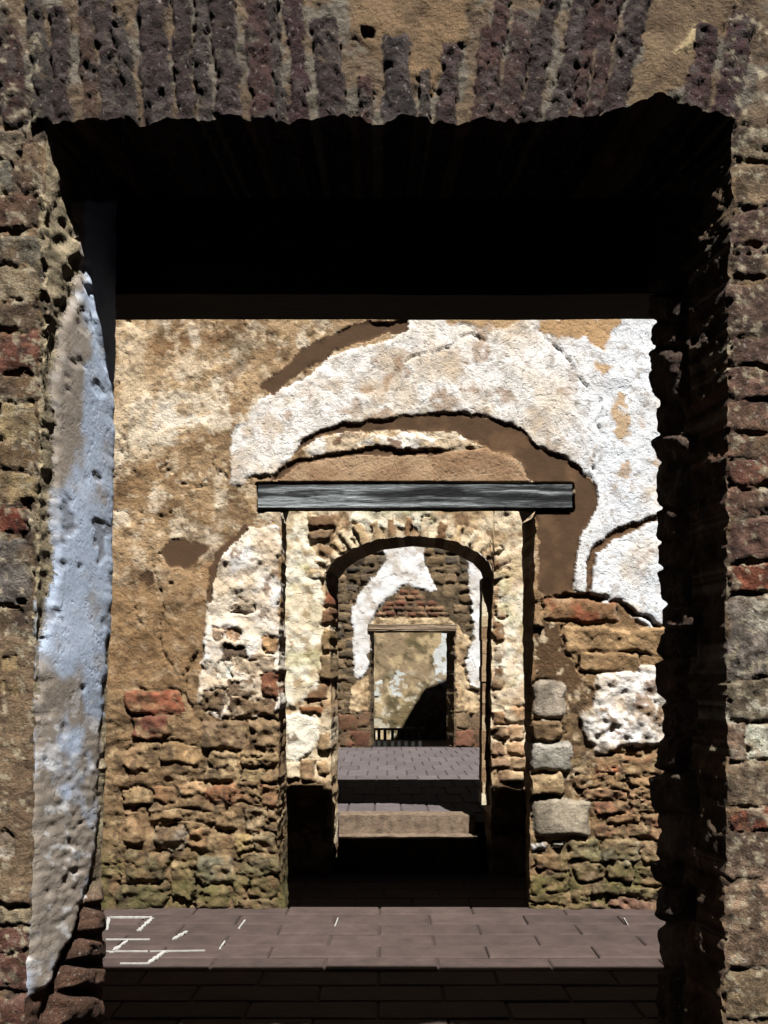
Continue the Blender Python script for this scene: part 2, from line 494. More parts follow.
def build_sections(w, paint, xs_left, xs_right, ys, eL, eR, eT, ytop_rows, nmid, thick, xbL, xbR, ztopb, nt=10, bump=0.01,
                   left_over=None, right_over=None, wrapL=0.6, wrapR=0.6):
    """front face round one opening plus its reveals. eL, eR: edge x at y; eT: edge y at x; xbL, xbR: back edge image x at image y; ztopb: height of the back top edge (world z) at image x"""
    zb = w.z + thick
    # left and right of the opening
    for xs, e, side in ((xs_left, eL, 0), (xs_right, eR, 1)):
        t = (xs - xs[0]) / (xs[-1] - xs[0])
        E = e(ys)[:, None]
        if side == 0: X = xs[0] + t[None, :] * (E - xs[0])
        else: X = E + t[None, :] * (xs[-1] - E)
        Y = np.repeat(ys[:, None], len(xs), 1)
        w.face(X, Y, paint)
    # above the opening
    t = np.linspace(0, 1, nmid)
    ycl, ycr = eT(eL(ys[-1] * 0 + eT(eL(0)))), eT(eR(0))
    xl0 = float(eL(w.spring)); xr0 = float(eR(w.spring))
    xm = xl0 + t * (xr0 - xl0)
    yt = eT(xm)
    sr = (ytop_rows - ytop_rows[0]) / (ytop_rows[-1] - ytop_rows[0])
    Y = ytop_rows[0] + sr[:, None] * (yt[None, :] - ytop_rows[0])
    X = eL(Y) + t[None, :] * (eR(Y) - eL(Y))
    w.face(X, Y, paint)
    # reveals: jambs
    tt = np.linspace(0, 1, nt) ** 1.0
    for side, e, xb, over in ((0, eL, xbL, left_over), (1, eR, xbR, right_over)):
        ye = ys[ys >= float(eT(float(e(w.spring)))) - 0.01]
        ye = np.concatenate([[float(eT(float(e(w.spring))))], ye[ye > float(eT(float(e(w.spring))))]])
        xe = e(ye)
        p = paint(xe, ye)
        A = w.pos(xe, ye, p.H)
        Zw = A[:, 2]
        yb = VY - (Zw - EYE) * F / zb
        B = np.stack([(xb(yb) - VX) * zb / F, np.full_like(Zw, thick), Zw], -1)
        if over:
            kk = np.ones(61) / 61.0
            As = A.copy()
            for c_ in (0, 1): As[:, c_] = np.convolve(np.pad(A[:, c_], 30, mode='edge'), kk, 'valid')
            P = As[:, None, :] + (B - As)[:, None, :] * tt[None, :, None] + (A - As)[:, None, :] * ((1 - tt) ** 9)[None, :, None]
            Bs = B.copy()
            Bs[:, 0] = np.convolve(np.pad(B[:, 0], 30, mode='edge'), kk, 'valid')
            P += (Bs - B)[:, None, :] * (tt - tt ** 7)[None, :, None]
        else:
            P = A[:, None, :] + (B - A)[:, None, :] * tt[None, :, None]
        sg = 1 if side == 0 else -1
        TT, YY = np.meshgrid(tt, ye)
        env = np.sin(np.pi * TT) ** 0.6
        n = fbm(TT * thick / w.sc * 1.0, YY, 18, 5, 77 + side) * bump + (p.H[:, None] - p.H.mean()) * 0.5
        if not over: P[..., 0] += sg * n * env
        C = np.repeat(p.C[:, None, :], nt, 1) * (1 + 0.35 * fbm(TT * 60, YY, 14, 4, 91 + side))[..., None]
        wr = (wrapL, wrapR)[side] * (1 + 0.5 * fbm(TT * 0, YY, 22, 2, 5 + side))
        Lb = np.where(TT < wr, p.L[:, None], 0)
        if over: P, C, Lb = over(P, C, Lb, TT, YY)
        w.add_grid(P, np.clip(C, 0.001, 0.5), Lb, flip=(side == 1))
    # soffit
    p = paint(xm, yt)
    A = w.pos(xm, yt, p.H)
    zt = ztopb(xm)
    ew = np.clip(1 - np.minimum(t, 1 - t) * 45, 0, 1)
    zt = zt * (1 - ew) + A[:, 2] * ew
    xa, xc = (xbL(VY - (float(zt[0]) - EYE) * F / zb) - VX) * zb / F, (xbR(VY - (float(zt[-1]) - EYE) * F / zb) - VX) * zb / F
    yl0 = w.pos(xl0, float(eT(xl0)), 0)[2]; yr0 = w.pos(xr0, float(eT(xr0)), 0)[2]
    B = np.stack([xa + t * (xc - xa), np.full(nmid, thick), zt], -1)
    P = A[None] + (B - A)[None] * tt[:, None, None]
    XX, TT = np.meshgrid(xm, tt)
    P[..., 2] -= np.sin(np.pi * TT) ** 0.6 * np.clip(np.minimum(t, 1 - t) * 25, 0, 1)[None] * (bump * fbm(XX, TT * thick / w.sc, 18, 5, 66) + (p.H - p.H.mean())[None] * 0.4)
    C = np.repeat(p.C[None], nt, 0)
    Lb = np.where(TT < 0.75, p.L[None], 0)
    w.add_grid(P, C, Lb)


def ragged(pts, amp, sc, seed):
    f = interp(pts)
    return lambda v: f(v) + amp * fbm(np.asarray(v, float), np.asarray(v, float) * 0 + seed * 3.7, sc, 4, seed)


# ================================================================== wall_front: the near wall with the flat brick arch
W1 = Wall('wall_front', 2.0, dict(mortar='near_mortar', stone='near_stone', brick='near_brick', plaster='near_plaster'))
W1.dw, W1.jw, W1.jd, W1.rel, W1.wash = 2.6, 3.6, 0.014, 0.006, 0.2
W1.spring = 100.0
TOP1 = VY - (3.36 - EYE) / W1.sc
BOT1 = VY + EYE / W1.sc
BASE1 = (106, 88, 70)
bk1 = dict(name='brick', mat='brick', soft=0.3, round=0.3, warp=3.0, rsc=10, rel=0.008, jw=2.5, jd=0.006, wash=0.6, big=0.5)


def arch_brick(xb, xt, yt, w, col, **kw):
    yb = 128
    ang = math.atan2(xb - xt, yb - yt)
    L = math.hypot(xb - xt, yb - yt)
    d = dict(bk1); d.update(kw)
    w += 3; col = tuple(c * 0.86 for c in col)
    W1.st((xb + xt) / 2 - w / 2, (yb + yt) / 2 - L / 2, (xb + xt) / 2 + w / 2, (yb + yt) / 2 + L / 2, col, 0.009, rot=-ang, col2=(92, 80, 74), **d)


dk, rd, br, gy = (74, 58, 56), (92, 64, 58), (96, 72, 58), (84, 74, 68)
for a in [(16, 5, 24, 25, (88, 62, 54)), (44, 30, -40, 14, gy), (67, 54, 8, 15, dk), (94, 82, -40, 14, br), (114, 98, -40, 19, dk), (134, 118, 18, 10, gy),
          (162, 148, -40, 26, dk), (188, 178, -40, 15, dk), (205, 198, -40, 11, gy), (231, 219, -40, 22, dk), (265, 255, -40, 23, rd), (281, 274, 2, 8, gy), (302, 290, -40, 15, (82, 56, 56)),
          (338, 322, 16, 27, dk), (367, 364, 78, 12, rd), (398, 396, 34, 27, (80, 70, 68)), (424, 426, 72, 9, gy), (446, 452, 42, 17, (88, 68, 64)),
          (477, 489, 30, 10, rd), (486, 512, -40, 11, rd), (501, 527, 14, 22, (90, 66, 60)), (529, 562, -40, 16, dk), (556, 590, -40, 17, dk),
          (573, 606, -40, 12, rd), (586, 624, -40, 13, rd), (607, 650, -40, 20, dk), (690, 710, 24, 19, (84, 58, 56)), (720, 746, 16, 22, (80, 54, 54))]:
    arch_brick(*a)
# left pier
L1 = [(-6, 196, 44, 232, (98, 70, 52)), (-6, 236, 42, 265, (112, 104, 88)), (-4, 268, 40, 300, (150, 132, 104)), (0, 300, 40, 330, (112, 92, 72)), (-8, 331, 38, 373, (112, 66, 48)),
      (-6, 376, 38, 402, (110, 88, 64)), (-2, 405, 36, 440, (168, 146, 108)), (-6, 442, 36, 470, (128, 104, 76)), (-4, 473, 37, 503, (176, 152, 112)), (-8, 506, 31, 531, (120, 62, 44)),
      (-10, 537, 33, 604, (112, 104, 96)), (-6, 608, 24, 640, (104, 84, 64)), (4, 655, 18, 696, (176, 150, 110)), (-10, 830, 14, 858, (224, 212, 190)),
      (-6, 908, 30, 926, (176, 158, 126)), (-8, 928, 26, 952, (100, 66, 54)), (-8, 953, 29, 992, (112, 76, 62)), (-12, 994, 40, 1040, (108, 74, 60)),
      (-6, 130, 20, 160, (120, 106, 88)), (-4, 162, 12, 194, (116, 110, 98)), (22, 140, 42, 190, (118, 94, 72))]
for a in L1:
    rb = a[4][0] - a[4][2] > 60 and a[4][0] < 145
    W1.st(*a, prot=0.006, name='brick' if rb else 'stone', mat='brick' if rb else 'stone', col2=tuple(min(255, c + 26) for c in a[4]), jw=2.6, rel=0.006, wsc=9)
# right pier
R1 = [(733, 128, 790, 160, (124, 110, 88)), (733, 164, 800, 208, (118, 98, 76)), (733, 211, 800, 246, (96, 74, 64)), (735, 248, 790, 254, (110, 88, 74)), (733, 257, 800, 275, (98, 78, 66)),
      (728, 284, 800, 331, (96, 76, 64)), (729, 338, 810, 363, (92, 70, 60)), (728, 368, 790, 398, (98, 72, 60)), (728, 404, 800, 431, (108, 82, 66)), (727, 435, 790, 457, (112, 84, 66)),
      (728, 460, 800, 484, (110, 74, 58)), (727, 488, 790, 514, (110, 82, 68)), (728, 523, 800, 560, (104, 76, 64)), (729, 565, 800, 590, (128, 74, 52)), (724, 597, 790, 677, (122, 112, 102)),
      (727, 680, 800, 719, (120, 108, 88)), (726, 724, 745, 760, (132, 108, 90)), (746, 724, 800, 760, (210, 192, 166)), (724, 763, 800, 806, (128, 110, 90)), (729, 808, 800, 829, (124, 72, 54)),
      (724, 832, 790, 879, (112, 92, 76)), (725, 882, 800, 968, (124, 102, 82)), (726, 973, 800, 1020, (120, 102, 78)), (722, 1024, 800, 1075, (116, 96, 76))]
for a in R1:
    rb = a[4][0] - a[4][2] > 60
    c2 = (212, 196, 168) if (a[1] in (595.5,)) else tuple(min(255, int(c * 1.32) + 10) for c in a[4])
    a = (a[0], a[1] - 1.5, a[2], a[3] + 1.5, a[4])
    W1.st(*a, prot=0.007, big=0.6, name='brick' if rb else 'stone', mat='brick' if rb else 'stone', col2=c2, jd=0.022, jw=2.6, rel=0.006, rsc=14)
PAL1 = [(112, 94, 74), (100, 78, 64), (124, 106, 84), (96, 82, 72), (120, 72, 54)]
W1.courses(-330, -120, -12, 1330, (34, 62), (50, 120), PAL1, (0.008, 0.022), 6)
W1.courses(806, -120, 1100, 1330, (34, 62), (50, 120), PAL1, (0.008, 0.022), 6)
W1.courses(-10, 1045, 30, 1330, (34, 62), (50, 60), PAL1, (0.01, 0.022), 6)
W1.courses(726, 1080, 804, 1330, (34, 62), (70, 90), PAL1, (0.01, 0.022), 6)


def paint1(x, y):
    p = Paint(x, y, BASE1)
    p.mottle((138, 114, 86), 40, 0.05, 0.35, 11)
    p.mottle((76, 62, 52), 22, 0.25, 0.3, 12, 0.8)
    p.rough(0.007, 30, 13)
    p.rough(0.004, 6, 14)
    # tan and grey bedding between the arch bricks
    k = sstep(140, 120, p.y)
    p.mottle((122, 103, 82), 30, -0.5, 0.3, 16, 0.8, mask=k)
    p.mottle((124, 117, 105), 24, 0.05, 0.2, 15, 0.85, mask=k)
    p.patch([(355, -20), (460, -20), (470, 40), (440, 60), (432, 100), (418, 80), (380, 60), (352, 40)], (142, 116, 86), 0.004, warp=5, seed=21, mott=[((120, 98, 74), 18, 0.2, 0.3, 3, 0.8)])
    p.patch([(640, -10), (745, -8), (735, 20), (700, 60), (680, 90), (640, 110), (625, 108), (640, 60)], (132, 110, 84), 0.004, warp=5, seed=22, mott=[((112, 92, 70), 18, 0.2, 0.3, 4, 0.8)])
    p.patch([(360, 28), (376, 30), (374, 40), (362, 40)], (60, 48, 40), -0.05, warp=2, seed=23)
    p.patch([(680, 45), (703, 18), (712, 24), (690, 52), (672, 58)], (190, 170, 130), 0.012, warp=3, seed=24)
    # smooth tan mortar on the lower left pier
    p.patch([(-60, 606), (30, 640), (36, 700), (35, 780), (33, 850), (32, 904), (-60, 906)], (124, 102, 80), 0.012, pid=ID1['tan'], warp=3, seed=25, edge=6, relief=0.004, mott=[((144, 122, 96), 26, 0.1, 0.3, 6, 0.7)])
    for st in W1.stones: p.stone(st)
    pier = sstep(724, 728, p.x) + sstep(46, 40, p.x)
    p.mottle((196, 182, 154), 8, 0.46, 0.13, 17, 0.75, mask=np.clip(pier, 0, 1))
    p.mottle((198, 190, 170), 16, 0.40, 0.12, 19, 0.8, mask=sstep(720, 726, p.x) * sstep(592, 604, p.y) * sstep(760, 740, p.y))
    p.mottle((58, 46, 38), 9, 0.45, 0.13, 18, 0.6, mask=np.clip(pier, 0, 1))
    p.rough(0.0018, 7, 20, ax=0.6, mask=np.clip(pier, 0, 1))
    # crumbling grey rubble along the corner of the left jamb
    p.patch([(40, 190), (60, 200), (60, 330), (60, 610), (34, 640), (36, 520), (40, 400)], (152, 138, 112), 0.004, warp=3, seed=26, edge=3, relief=0.014, rsc=7, mott=[((196, 178, 142), 7, 0.1, 0.2, 7, 0.9), ((66, 56, 46), 6, 0.35, 0.15, 8, 0.9)])
    p.patch([(36, 600), (50, 590), (50, 1020), (28, 990), (31, 930), (36, 850), (35, 720)], (150, 150, 148), 0.004, pid=ID1['skin'], warp=2, seed=27, edge=3, relief=0.008, rsc=8, mott=[((190, 196, 204), 9, 0.1, 0.3, 9, 0.9)])
    return p


ID1 = dict(tan=W1.newid('mortar_coat', 'mortar'), skin=W1.newid('plaster_skin', 'plaster'))
eL1 = ragged([(-200, 46), (125, 46), (200, 46), (300, 50), (390, 45), (480, 42), (560, 40), (650, 36), (750, 34), (850, 33), (930, 30), (990, 26), (1340, 26)], 1.8, 16, 1)
eR1 = ragged([(-200, 733), (125, 733), (200, 733), (300, 727), (350, 727), (450, 728), (520, 727), (600, 725), (700, 727), (800, 726), (880, 725), (1024, 722), (1340, 722)], 2.4, 14, 2)
eT1 = ragged([(45, 125), (80, 121), (110, 122), (130, 118), (140, 127), (150, 125), (165, 119), (195, 122), (230, 118), (255, 121), (290, 124), (330, 116), (355, 114), (370, 124), (384, 125),
              (400, 117), (415, 116), (432, 124), (455, 125), (480, 119), (510, 124), (560, 120), (590, 118), (620, 112), (650, 97), (660, 92), (672, 98), (690, 108), (720, 113), (731, 122)], 1.8, 9, 3)
bL1 = ragged([(0, 116), (318, 116), (420, 114), (500, 113), (600, 112), (650, 109), (720, 106), (800, 104), (850, 102), (900, 101), (960, 103), (1024, 103), (1300, 103)], 1.2, 12, 4)
bR1 = ragged([(0, 655), (318, 655), (400, 658), (480, 660), (560, 662), (600, 664), (620, 668), (640, 662), (680, 660), (720, 664), (760, 662), (790, 657), (810, 657), (830, 662), (870, 657), (920, 662), (970, 660), (1300, 660)], 3.2, 13, 5)
PLA = [(80, 262), (92, 321), (110, 380), (120, 400), (120, 600), (109, 640), (105, 690), (100, 760), (97, 850), (85, 890), (75, 925), (60, 960), (45, 990), (20, 995), (20, 930), (30, 850), (34, 720),
       (38, 650), (52, 590), (50, 540), (52, 470), (50, 390), (60, 330), (70, 300)]


def over_left(P, C, L, T, Y):
    # where a reveal point is seen in the photograph
    zz = P[..., 1] + W1.z
    px = VX + P[..., 0] * F / zz; py = VY - (P[..., 2] - EYE) * F / zz
    sh = px.shape
    a, b = px.ravel(), py.ravel()
    wx = a + 3 * fbm(a, b, 14, 4, 31); wy = b + 4 * fbm(a, b, 14, 4, 32)
    # plaster also runs up behind the lintel's shadow
    poly = [(62, 130), (118, 130)] + PLA[3:] if False else PLA
    k = inside(wx, wy, poly) | ((b < 400) & (a > 76 + 0.12 * (b - 250)) & (b > 200))
    d = seg_dist(wx, wy, poly, True)
    e = (sstep(0, 5, d) * k).reshape(sh)
    rub = (alb((176, 160, 130)) * (1 + 0.6 * fbm(a, b, 8, 4, 33))[:, None])
    lowm = sstep(820, 930, b)[:, None]
    rub = rub * (1 - lowm) + alb((104, 76, 60)) * (1 + 0.5 * fbm(a, b, 12, 4, 34))[:, None] * lowm
    C2 = rub
    # plaster: white with the sky's blue painted in, worn to grey-brown in places
    pc = np.tile(np.array([0.255, 0.30, 0.375]), (len(a), 1))
    tf = T.ravel()
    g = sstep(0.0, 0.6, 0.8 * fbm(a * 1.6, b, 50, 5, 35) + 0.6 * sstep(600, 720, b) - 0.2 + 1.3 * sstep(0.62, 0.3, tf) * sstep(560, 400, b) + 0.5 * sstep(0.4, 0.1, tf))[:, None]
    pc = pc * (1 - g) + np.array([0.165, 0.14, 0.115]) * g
    g = (sstep(0.35, 0.6, fbm(a, b, 9, 4, 36)) * (0.3 + 0.7 * sstep(640, 760, b)))[:, None]
    pc = pc * (1 - g * 0.7) + np.array([0.36, 0.36, 0.36]) * g * 0.7
    g = (sstep(0.5, 0.62, fbm(a, b * 0.7, 16, 3, 37)) * sstep(430, 470, b) * (b < 640))[:, None]
    pc = pc * (1 - g * 0.6) + np.array([0.06, 0.05, 0.045]) * g * 0.6
    C2 = np.where(k[:, None], pc, C2)
    rough = 0.006 * fbm(a, b, 9, 4, 38).reshape(sh) + 0.012 * fbm(a, b, 26, 3, 39).reshape(sh)
    env = np.sin(np.pi * T) ** 0.5
    pit = sstep(0.5, 0.62, fbm(a, b * 0.7, 16, 3, 37)).reshape(sh) * 0.006
    P[..., 0] += env * np.where(e > 0, 0.010 * e + 0.002 * fbm(a, b, 60, 3, 40).reshape(sh) - pit * 0.5 - 0.002 * sstep(700, 800, py) * fbm(a, b, 5, 3, 41).reshape(sh), rough - 0.006)
    L2 = np.where(k.reshape(sh), ID1['skin'], np.where((T < 0.35) & (L != ID1['skin']), L, 0))
    # rubble stones under and behind the broken plaster
    low = (~k).reshape(sh) & (T >= 0.3) & (py > 640)
    for i, (xa, ya, xb, yb) in enumerate(LOWST):
        m = low & (px > xa) & (px < xb) & (py + 3 * fbm(a, b, 10, 3, 60 + i).reshape(sh) > ya) & (py < yb)
        L2 = np.where(m, LOWID[i], L2)
        cx, cy = (xa + xb) / 2, (ya + yb) / 2
        f = np.clip(1 - np.maximum(np.abs(px - cx) / (xb - xa) * 2, np.abs(py - cy) / (yb - ya) * 2), 0, 1)
        P[..., 0] += np.where(m, 0.045 * sstep(0, 0.5, f), 0) * env * sstep(0, 9, d).reshape(sh)
    return P, C2.reshape(sh + (3,)), L2


LOWST = [(70, 880, 112, 905), (60, 906, 112, 935), (62, 937, 112, 962), (52, 964, 112, 990), (40, 992, 112, 1030), (98, 640, 116, 690), (98, 692, 116, 740), (94, 742, 116, 790), (92, 792, 114, 850)]
LOWID = [W1.newid('stone', 'stone') for _ in LOWST]
# back half of the right jamb: rough stones one above another
RB = []
_r = random.Random(5)
_y = 150.0
while _y < 1330:
    _h = _r.uniform(24, 58)
    RB.append((_y, _y + _h, W1.newid('stone', 'stone'), _r.uniform(0.35, 0.6), np.array(_r.choice([(112, 92, 78), (98, 78, 66), (126, 112, 98), (90, 74, 66)])) * _r.uniform(.9, 1.2), _r.uniform(0.0, 0.02)))
    _y += _h


def over_right(P, C, L, T, Y):
    zz = P[..., 1] + W1.z
    py = VY - (P[..., 2] - EYE) * F / zz
    P[..., 0] -= (0.012 * fbm(T * 150, py, 22, 5, 71) + 0.004 * fbm(T * 150, py, 6, 3, 72)) * np.sin(np.pi * T) ** 0.6
    for (y0, y1, i, t0, col, pr) in RB:
        m = (T > t0) & (py >= y0) & (py < y1)
        c = np.clip((1 - np.abs((py - (y0 + y1) / 2) / (y1 - y0) * 2)) * 3.5 + 0.5 * fbm(T * 40, py, 9, 3, i % 89), 0, 1) * (0.75 + 0.5 * (py - y0) / (y1 - y0) * (1 if i % 2 else -1) + (0 if i % 2 else 0.5))
        P[..., 0] -= np.where(m, (0.010 + pr * 0.7) * c * sstep(t0, t0 + 0.15, T) - 0.008, 0)
        C = np.where(m[..., None], alb(col) * (1 + 0.5 * fbm(T * 60, py, 12, 4, i % 97))[..., None], C)
        L = np.where(m, i, L)
    return P, C, L


ys1 = axis([(TOP1, -10, 8), (-10, 1040, 2.5), (1040, BOT1, 9)])
xl = axis([(-330, -20, 9), (-20, 45, 2.2)])
xr = axis([(730, 800, 2.2), (800, 1100, 9)])
build_sections(W1, paint1, xl, xr, ys1, eL1, eR1, eT1, axis([(TOP1, -10, 8), (-10, 125, 2.2)]), 300, 0.33, bL1, bR1, lambda x: 2.70 + 0 * x, nt=34, bump=0.018,
               left_over=over_left, right_over=over_right, wrapR=0.45)
h1, t1 = 3.36, 0.33
W1.core = [(-4.2, -0.84, 0.05, t1, 0, h1), (0.86, 4.2, 0.05, t1, 0, h1), (-0.84, 0.86, 0.05, t1, 2.80, h1),
           (-4.2, -1.55, -0.0, 0.06, 0, h1), (1.55, 4.2, -0.0, 0.06, 0, h1)]
wall1 = W1.finish(label='near brown masonry wall with flat brick arch framing the view')

# ================================================================== wall_middle: the plastered wall with the long timber beam
W2 = Wall('wall_middle', 5.58, dict(mortar='mortar', stone='stone', brick='brick', plaster='plaster', earth='earth_mortar'))
W2.dw, W2.jw, W2.jd, W2.rel, W2.wash = 2.6, 2.6, 0.045, 0.016, -0.1
W2.spring = 505.0
H2 = 4.87
TOP2 = VY - (H2 - EYE) / W2.sc
BOT2 = VY + EYE / W2.sc
S2 = []


def s2(x0, y0, x1, y1, col, prot=0.03, brick=False, **kw):
    S2.append((x0, y0, x1, y1))
    g_ = sum(col) / 3.0
    if y0 < 716 and x0 < 300: kw['wash'] = 0.45
    if y0 > 700 and x0 < 300 and g_ < 175: col = tuple(1.04 * (c * 0.88 + g_ * 0.12) for c in col)
    kw.setdefault('col2', tuple(min(255, int(c * 1.2) + 10) for c in col))
    return W2.st(x0, y0, x1, y1, col, prot, name='brick' if brick else 'stone', mat='brick' if brick else 'stone', **kw)


# right of the doorway
s2(546, 598, 619, 620, (136, 80, 54), 0.02, True)
s2(532, 611, 544, 628, (150, 122, 92), 0.02)
s2(564, 624, 662, 652, (156, 126, 90), 0.02, rsc=14)
s2(580, 653, 640, 672, (148, 120, 86), 0.02)
s2(532, 681, 566, 719, (150, 138, 122), 0.04, round=0.45, rel=0.005, wash=0.75, big=0.3, warp=1.6)
s2(531, 722, 562, 740, (176, 148, 112), 0.05)
s2(531, 742, 571, 772, (148, 142, 130), 0.04, round=0.2, rel=0.005, wash=0.75, big=0.3, warp=1.6)
s2(531, 774, 562, 796, (164, 140, 106), 0.05)
s2(533, 799, 589, 836, (136, 125, 108), 0.04, round=0.2, rel=0.005, wash=0.75, big=0.3, warp=1.6)
s2(596, 754, 668, 773, (140, 72, 46), 0.015, True, rel=0.004)
for a in [(576, 776, 612, 787, (150, 118, 84)), (614, 776, 664, 785, (164, 128, 92)), (584, 789, 628, 800, (140, 100, 74)), (630, 787, 664, 799, (150, 112, 82)), (594, 802, 630, 813, (138, 96, 72)),
          (632, 801, 664, 812, (142, 104, 80)), (604, 815, 640, 824, (150, 116, 84)), (642, 814, 664, 826, (140, 98, 74)), (594, 826, 626, 837, (132, 96, 72)), (628, 828, 664, 838, (148, 112, 84)),
          (532, 842, 548, 850, (236, 236, 232)), (553, 843, 562, 849, (228, 226, 220)), (566, 840, 600, 858, (124, 116, 84)), (602, 840, 640, 862, (140, 132, 110)), (642, 842, 666, 862, (146, 120, 92)),
          (532, 852, 572, 872, (126, 96, 64)), (574, 864, 604, 882, (132, 112, 86)), (606, 862, 634, 880, (120, 98, 74)), (636, 866, 666, 884, (136, 116, 88)), (532, 874, 570, 892, (100, 88, 52)),
          (592, 884, 622, 896, (112, 98, 68)), (624, 886, 666, 898, (104, 92, 62)), (572, 890, 592, 900, (110, 92, 66)), (532, 894, 566, 904, (112, 90, 64)), (568, 902, 606, 911, (118, 92, 74)), (608, 900, 666, 911, (112, 84, 68))]:
    s2(*a, prot=0.018, rsc=8, rel=0.018, jd=0.05, jw=2.2)
QUOIN = [st['id'] for st in W2.stones if st['cx'] < 572 and 681 < st['cy'] < 838] 
# left of the doorway
for a in [(222, 644, 246, 660, (92, 76, 60)), (233, 657, 275, 675, (200, 178, 150)), (219, 662, 233, 680, (226, 212, 190)), (228, 681, 256, 698, (112, 92, 72)), (262, 672, 279, 700, (116, 74, 52)),
          (201, 689, 226, 712, (104, 84, 64)), (230, 699, 275, 716, (122, 98, 74)), (212, 626, 224, 640, (186, 158, 130)), (228, 628, 240, 640, (160, 126, 96)), (264, 634, 277, 652, (178, 140, 100)),
          (232, 602, 254, 612, (190, 170, 144)), (201, 720, 246, 748, (118, 94, 70)), (248, 718, 278, 747, (132, 106, 76)),
          (208, 751, 236, 770, (166, 140, 102)), (240, 750, 278, 765, (164, 134, 94)), (240, 768, 278, 782, (154, 130, 90)), (204, 772, 237, 782, (122, 100, 68)),
          (238, 785, 276, 806, (150, 100, 68)), (206, 784, 236, 804, (138, 92, 62)), (178, 782, 205, 796, (160, 126, 88)), (154, 786, 177, 802, (142, 104, 70)), (122, 790, 152, 806, (150, 122, 84)),
          (244, 809, 277, 828, (138, 118, 88)), (146, 811, 212, 823, (154, 128, 92)), (214, 809, 240, 830, (140, 112, 78)), (154, 826, 186, 848, (138, 124, 106)), (188, 826, 212, 848, (150, 112, 74)),
          (234, 834, 252, 851, (164, 138, 88)), (253, 832, 277, 851, (122, 108, 78)), (124, 812, 144, 846, (132, 102, 70)), (196, 858, 236, 884, (114, 108, 86)), (238, 854, 278, 875, (116, 102, 74)),
          (126, 852, 168, 880, (96, 86, 60)), (172, 862, 194, 900, (126, 108, 70)), (232, 878, 248, 904, (112, 96, 60)), (250, 877, 278, 896, (106, 92, 58)), (196, 887, 230, 910, (108, 94, 58)), (118, 884, 168, 910, (84, 74, 48)),
          (236, 898, 278, 911, (104, 86, 60))]:
    s2(*a, prot=0.02, rsc=8, rel=0.018, jd=0.05, jw=2.2)
s2(126, 690, 182, 712, (122, 72, 50), 0.03, True)
s2(132, 717, 168, 737, (112, 66, 50), 0.02, True)
s2(160, 742, 200, 762, (164, 130, 88), 0.02)
s2(122, 746, 150, 770, (140, 108, 74), 0.02)
PAL2 = [(150, 120, 84), (132, 104, 74), (160, 132, 96), (140, 98, 70), (124, 110, 86)]
W2.courses(-120, 640, 100, 910, (16, 34), (26, 60), PAL2, (0.015, 0.045), 4, avoid=S2)
W2.courses(672, 640, 900, 910, (16, 34), (26, 60), PAL2, (0.015, 0.045), 4, avoid=S2)

P2 = {}
for nm, mt in (('white_plaster', 'plaster'), ('white_plaster', 'plaster'), ('white_plaster', 'plaster'), ('tan_plaster', 'plaster'), ('brown_mortar', 'earth'), ('brown_mortar', 'earth'), ('brown_mortar', 'earth'),
               ('brown_mortar', 'earth'), ('brown_mortar', 'earth'), ('white_plaster', 'plaster')):
    P2[len(P2)] = W2.newid(nm, mt)
WH = (234, 221, 203)
WH_M = [((250, 246, 241), 40, -0.05, 0.4, 101, 0.9), ((204, 182, 154), 30, 0.28, 0.28, 102, 0.75), ((200, 192, 182), 9, 0.3, 0.2, 104, 0.6), ((160, 126, 92), 22, 0.6, 0.14, 103, 0.7)]
BR = (84, 62, 42)


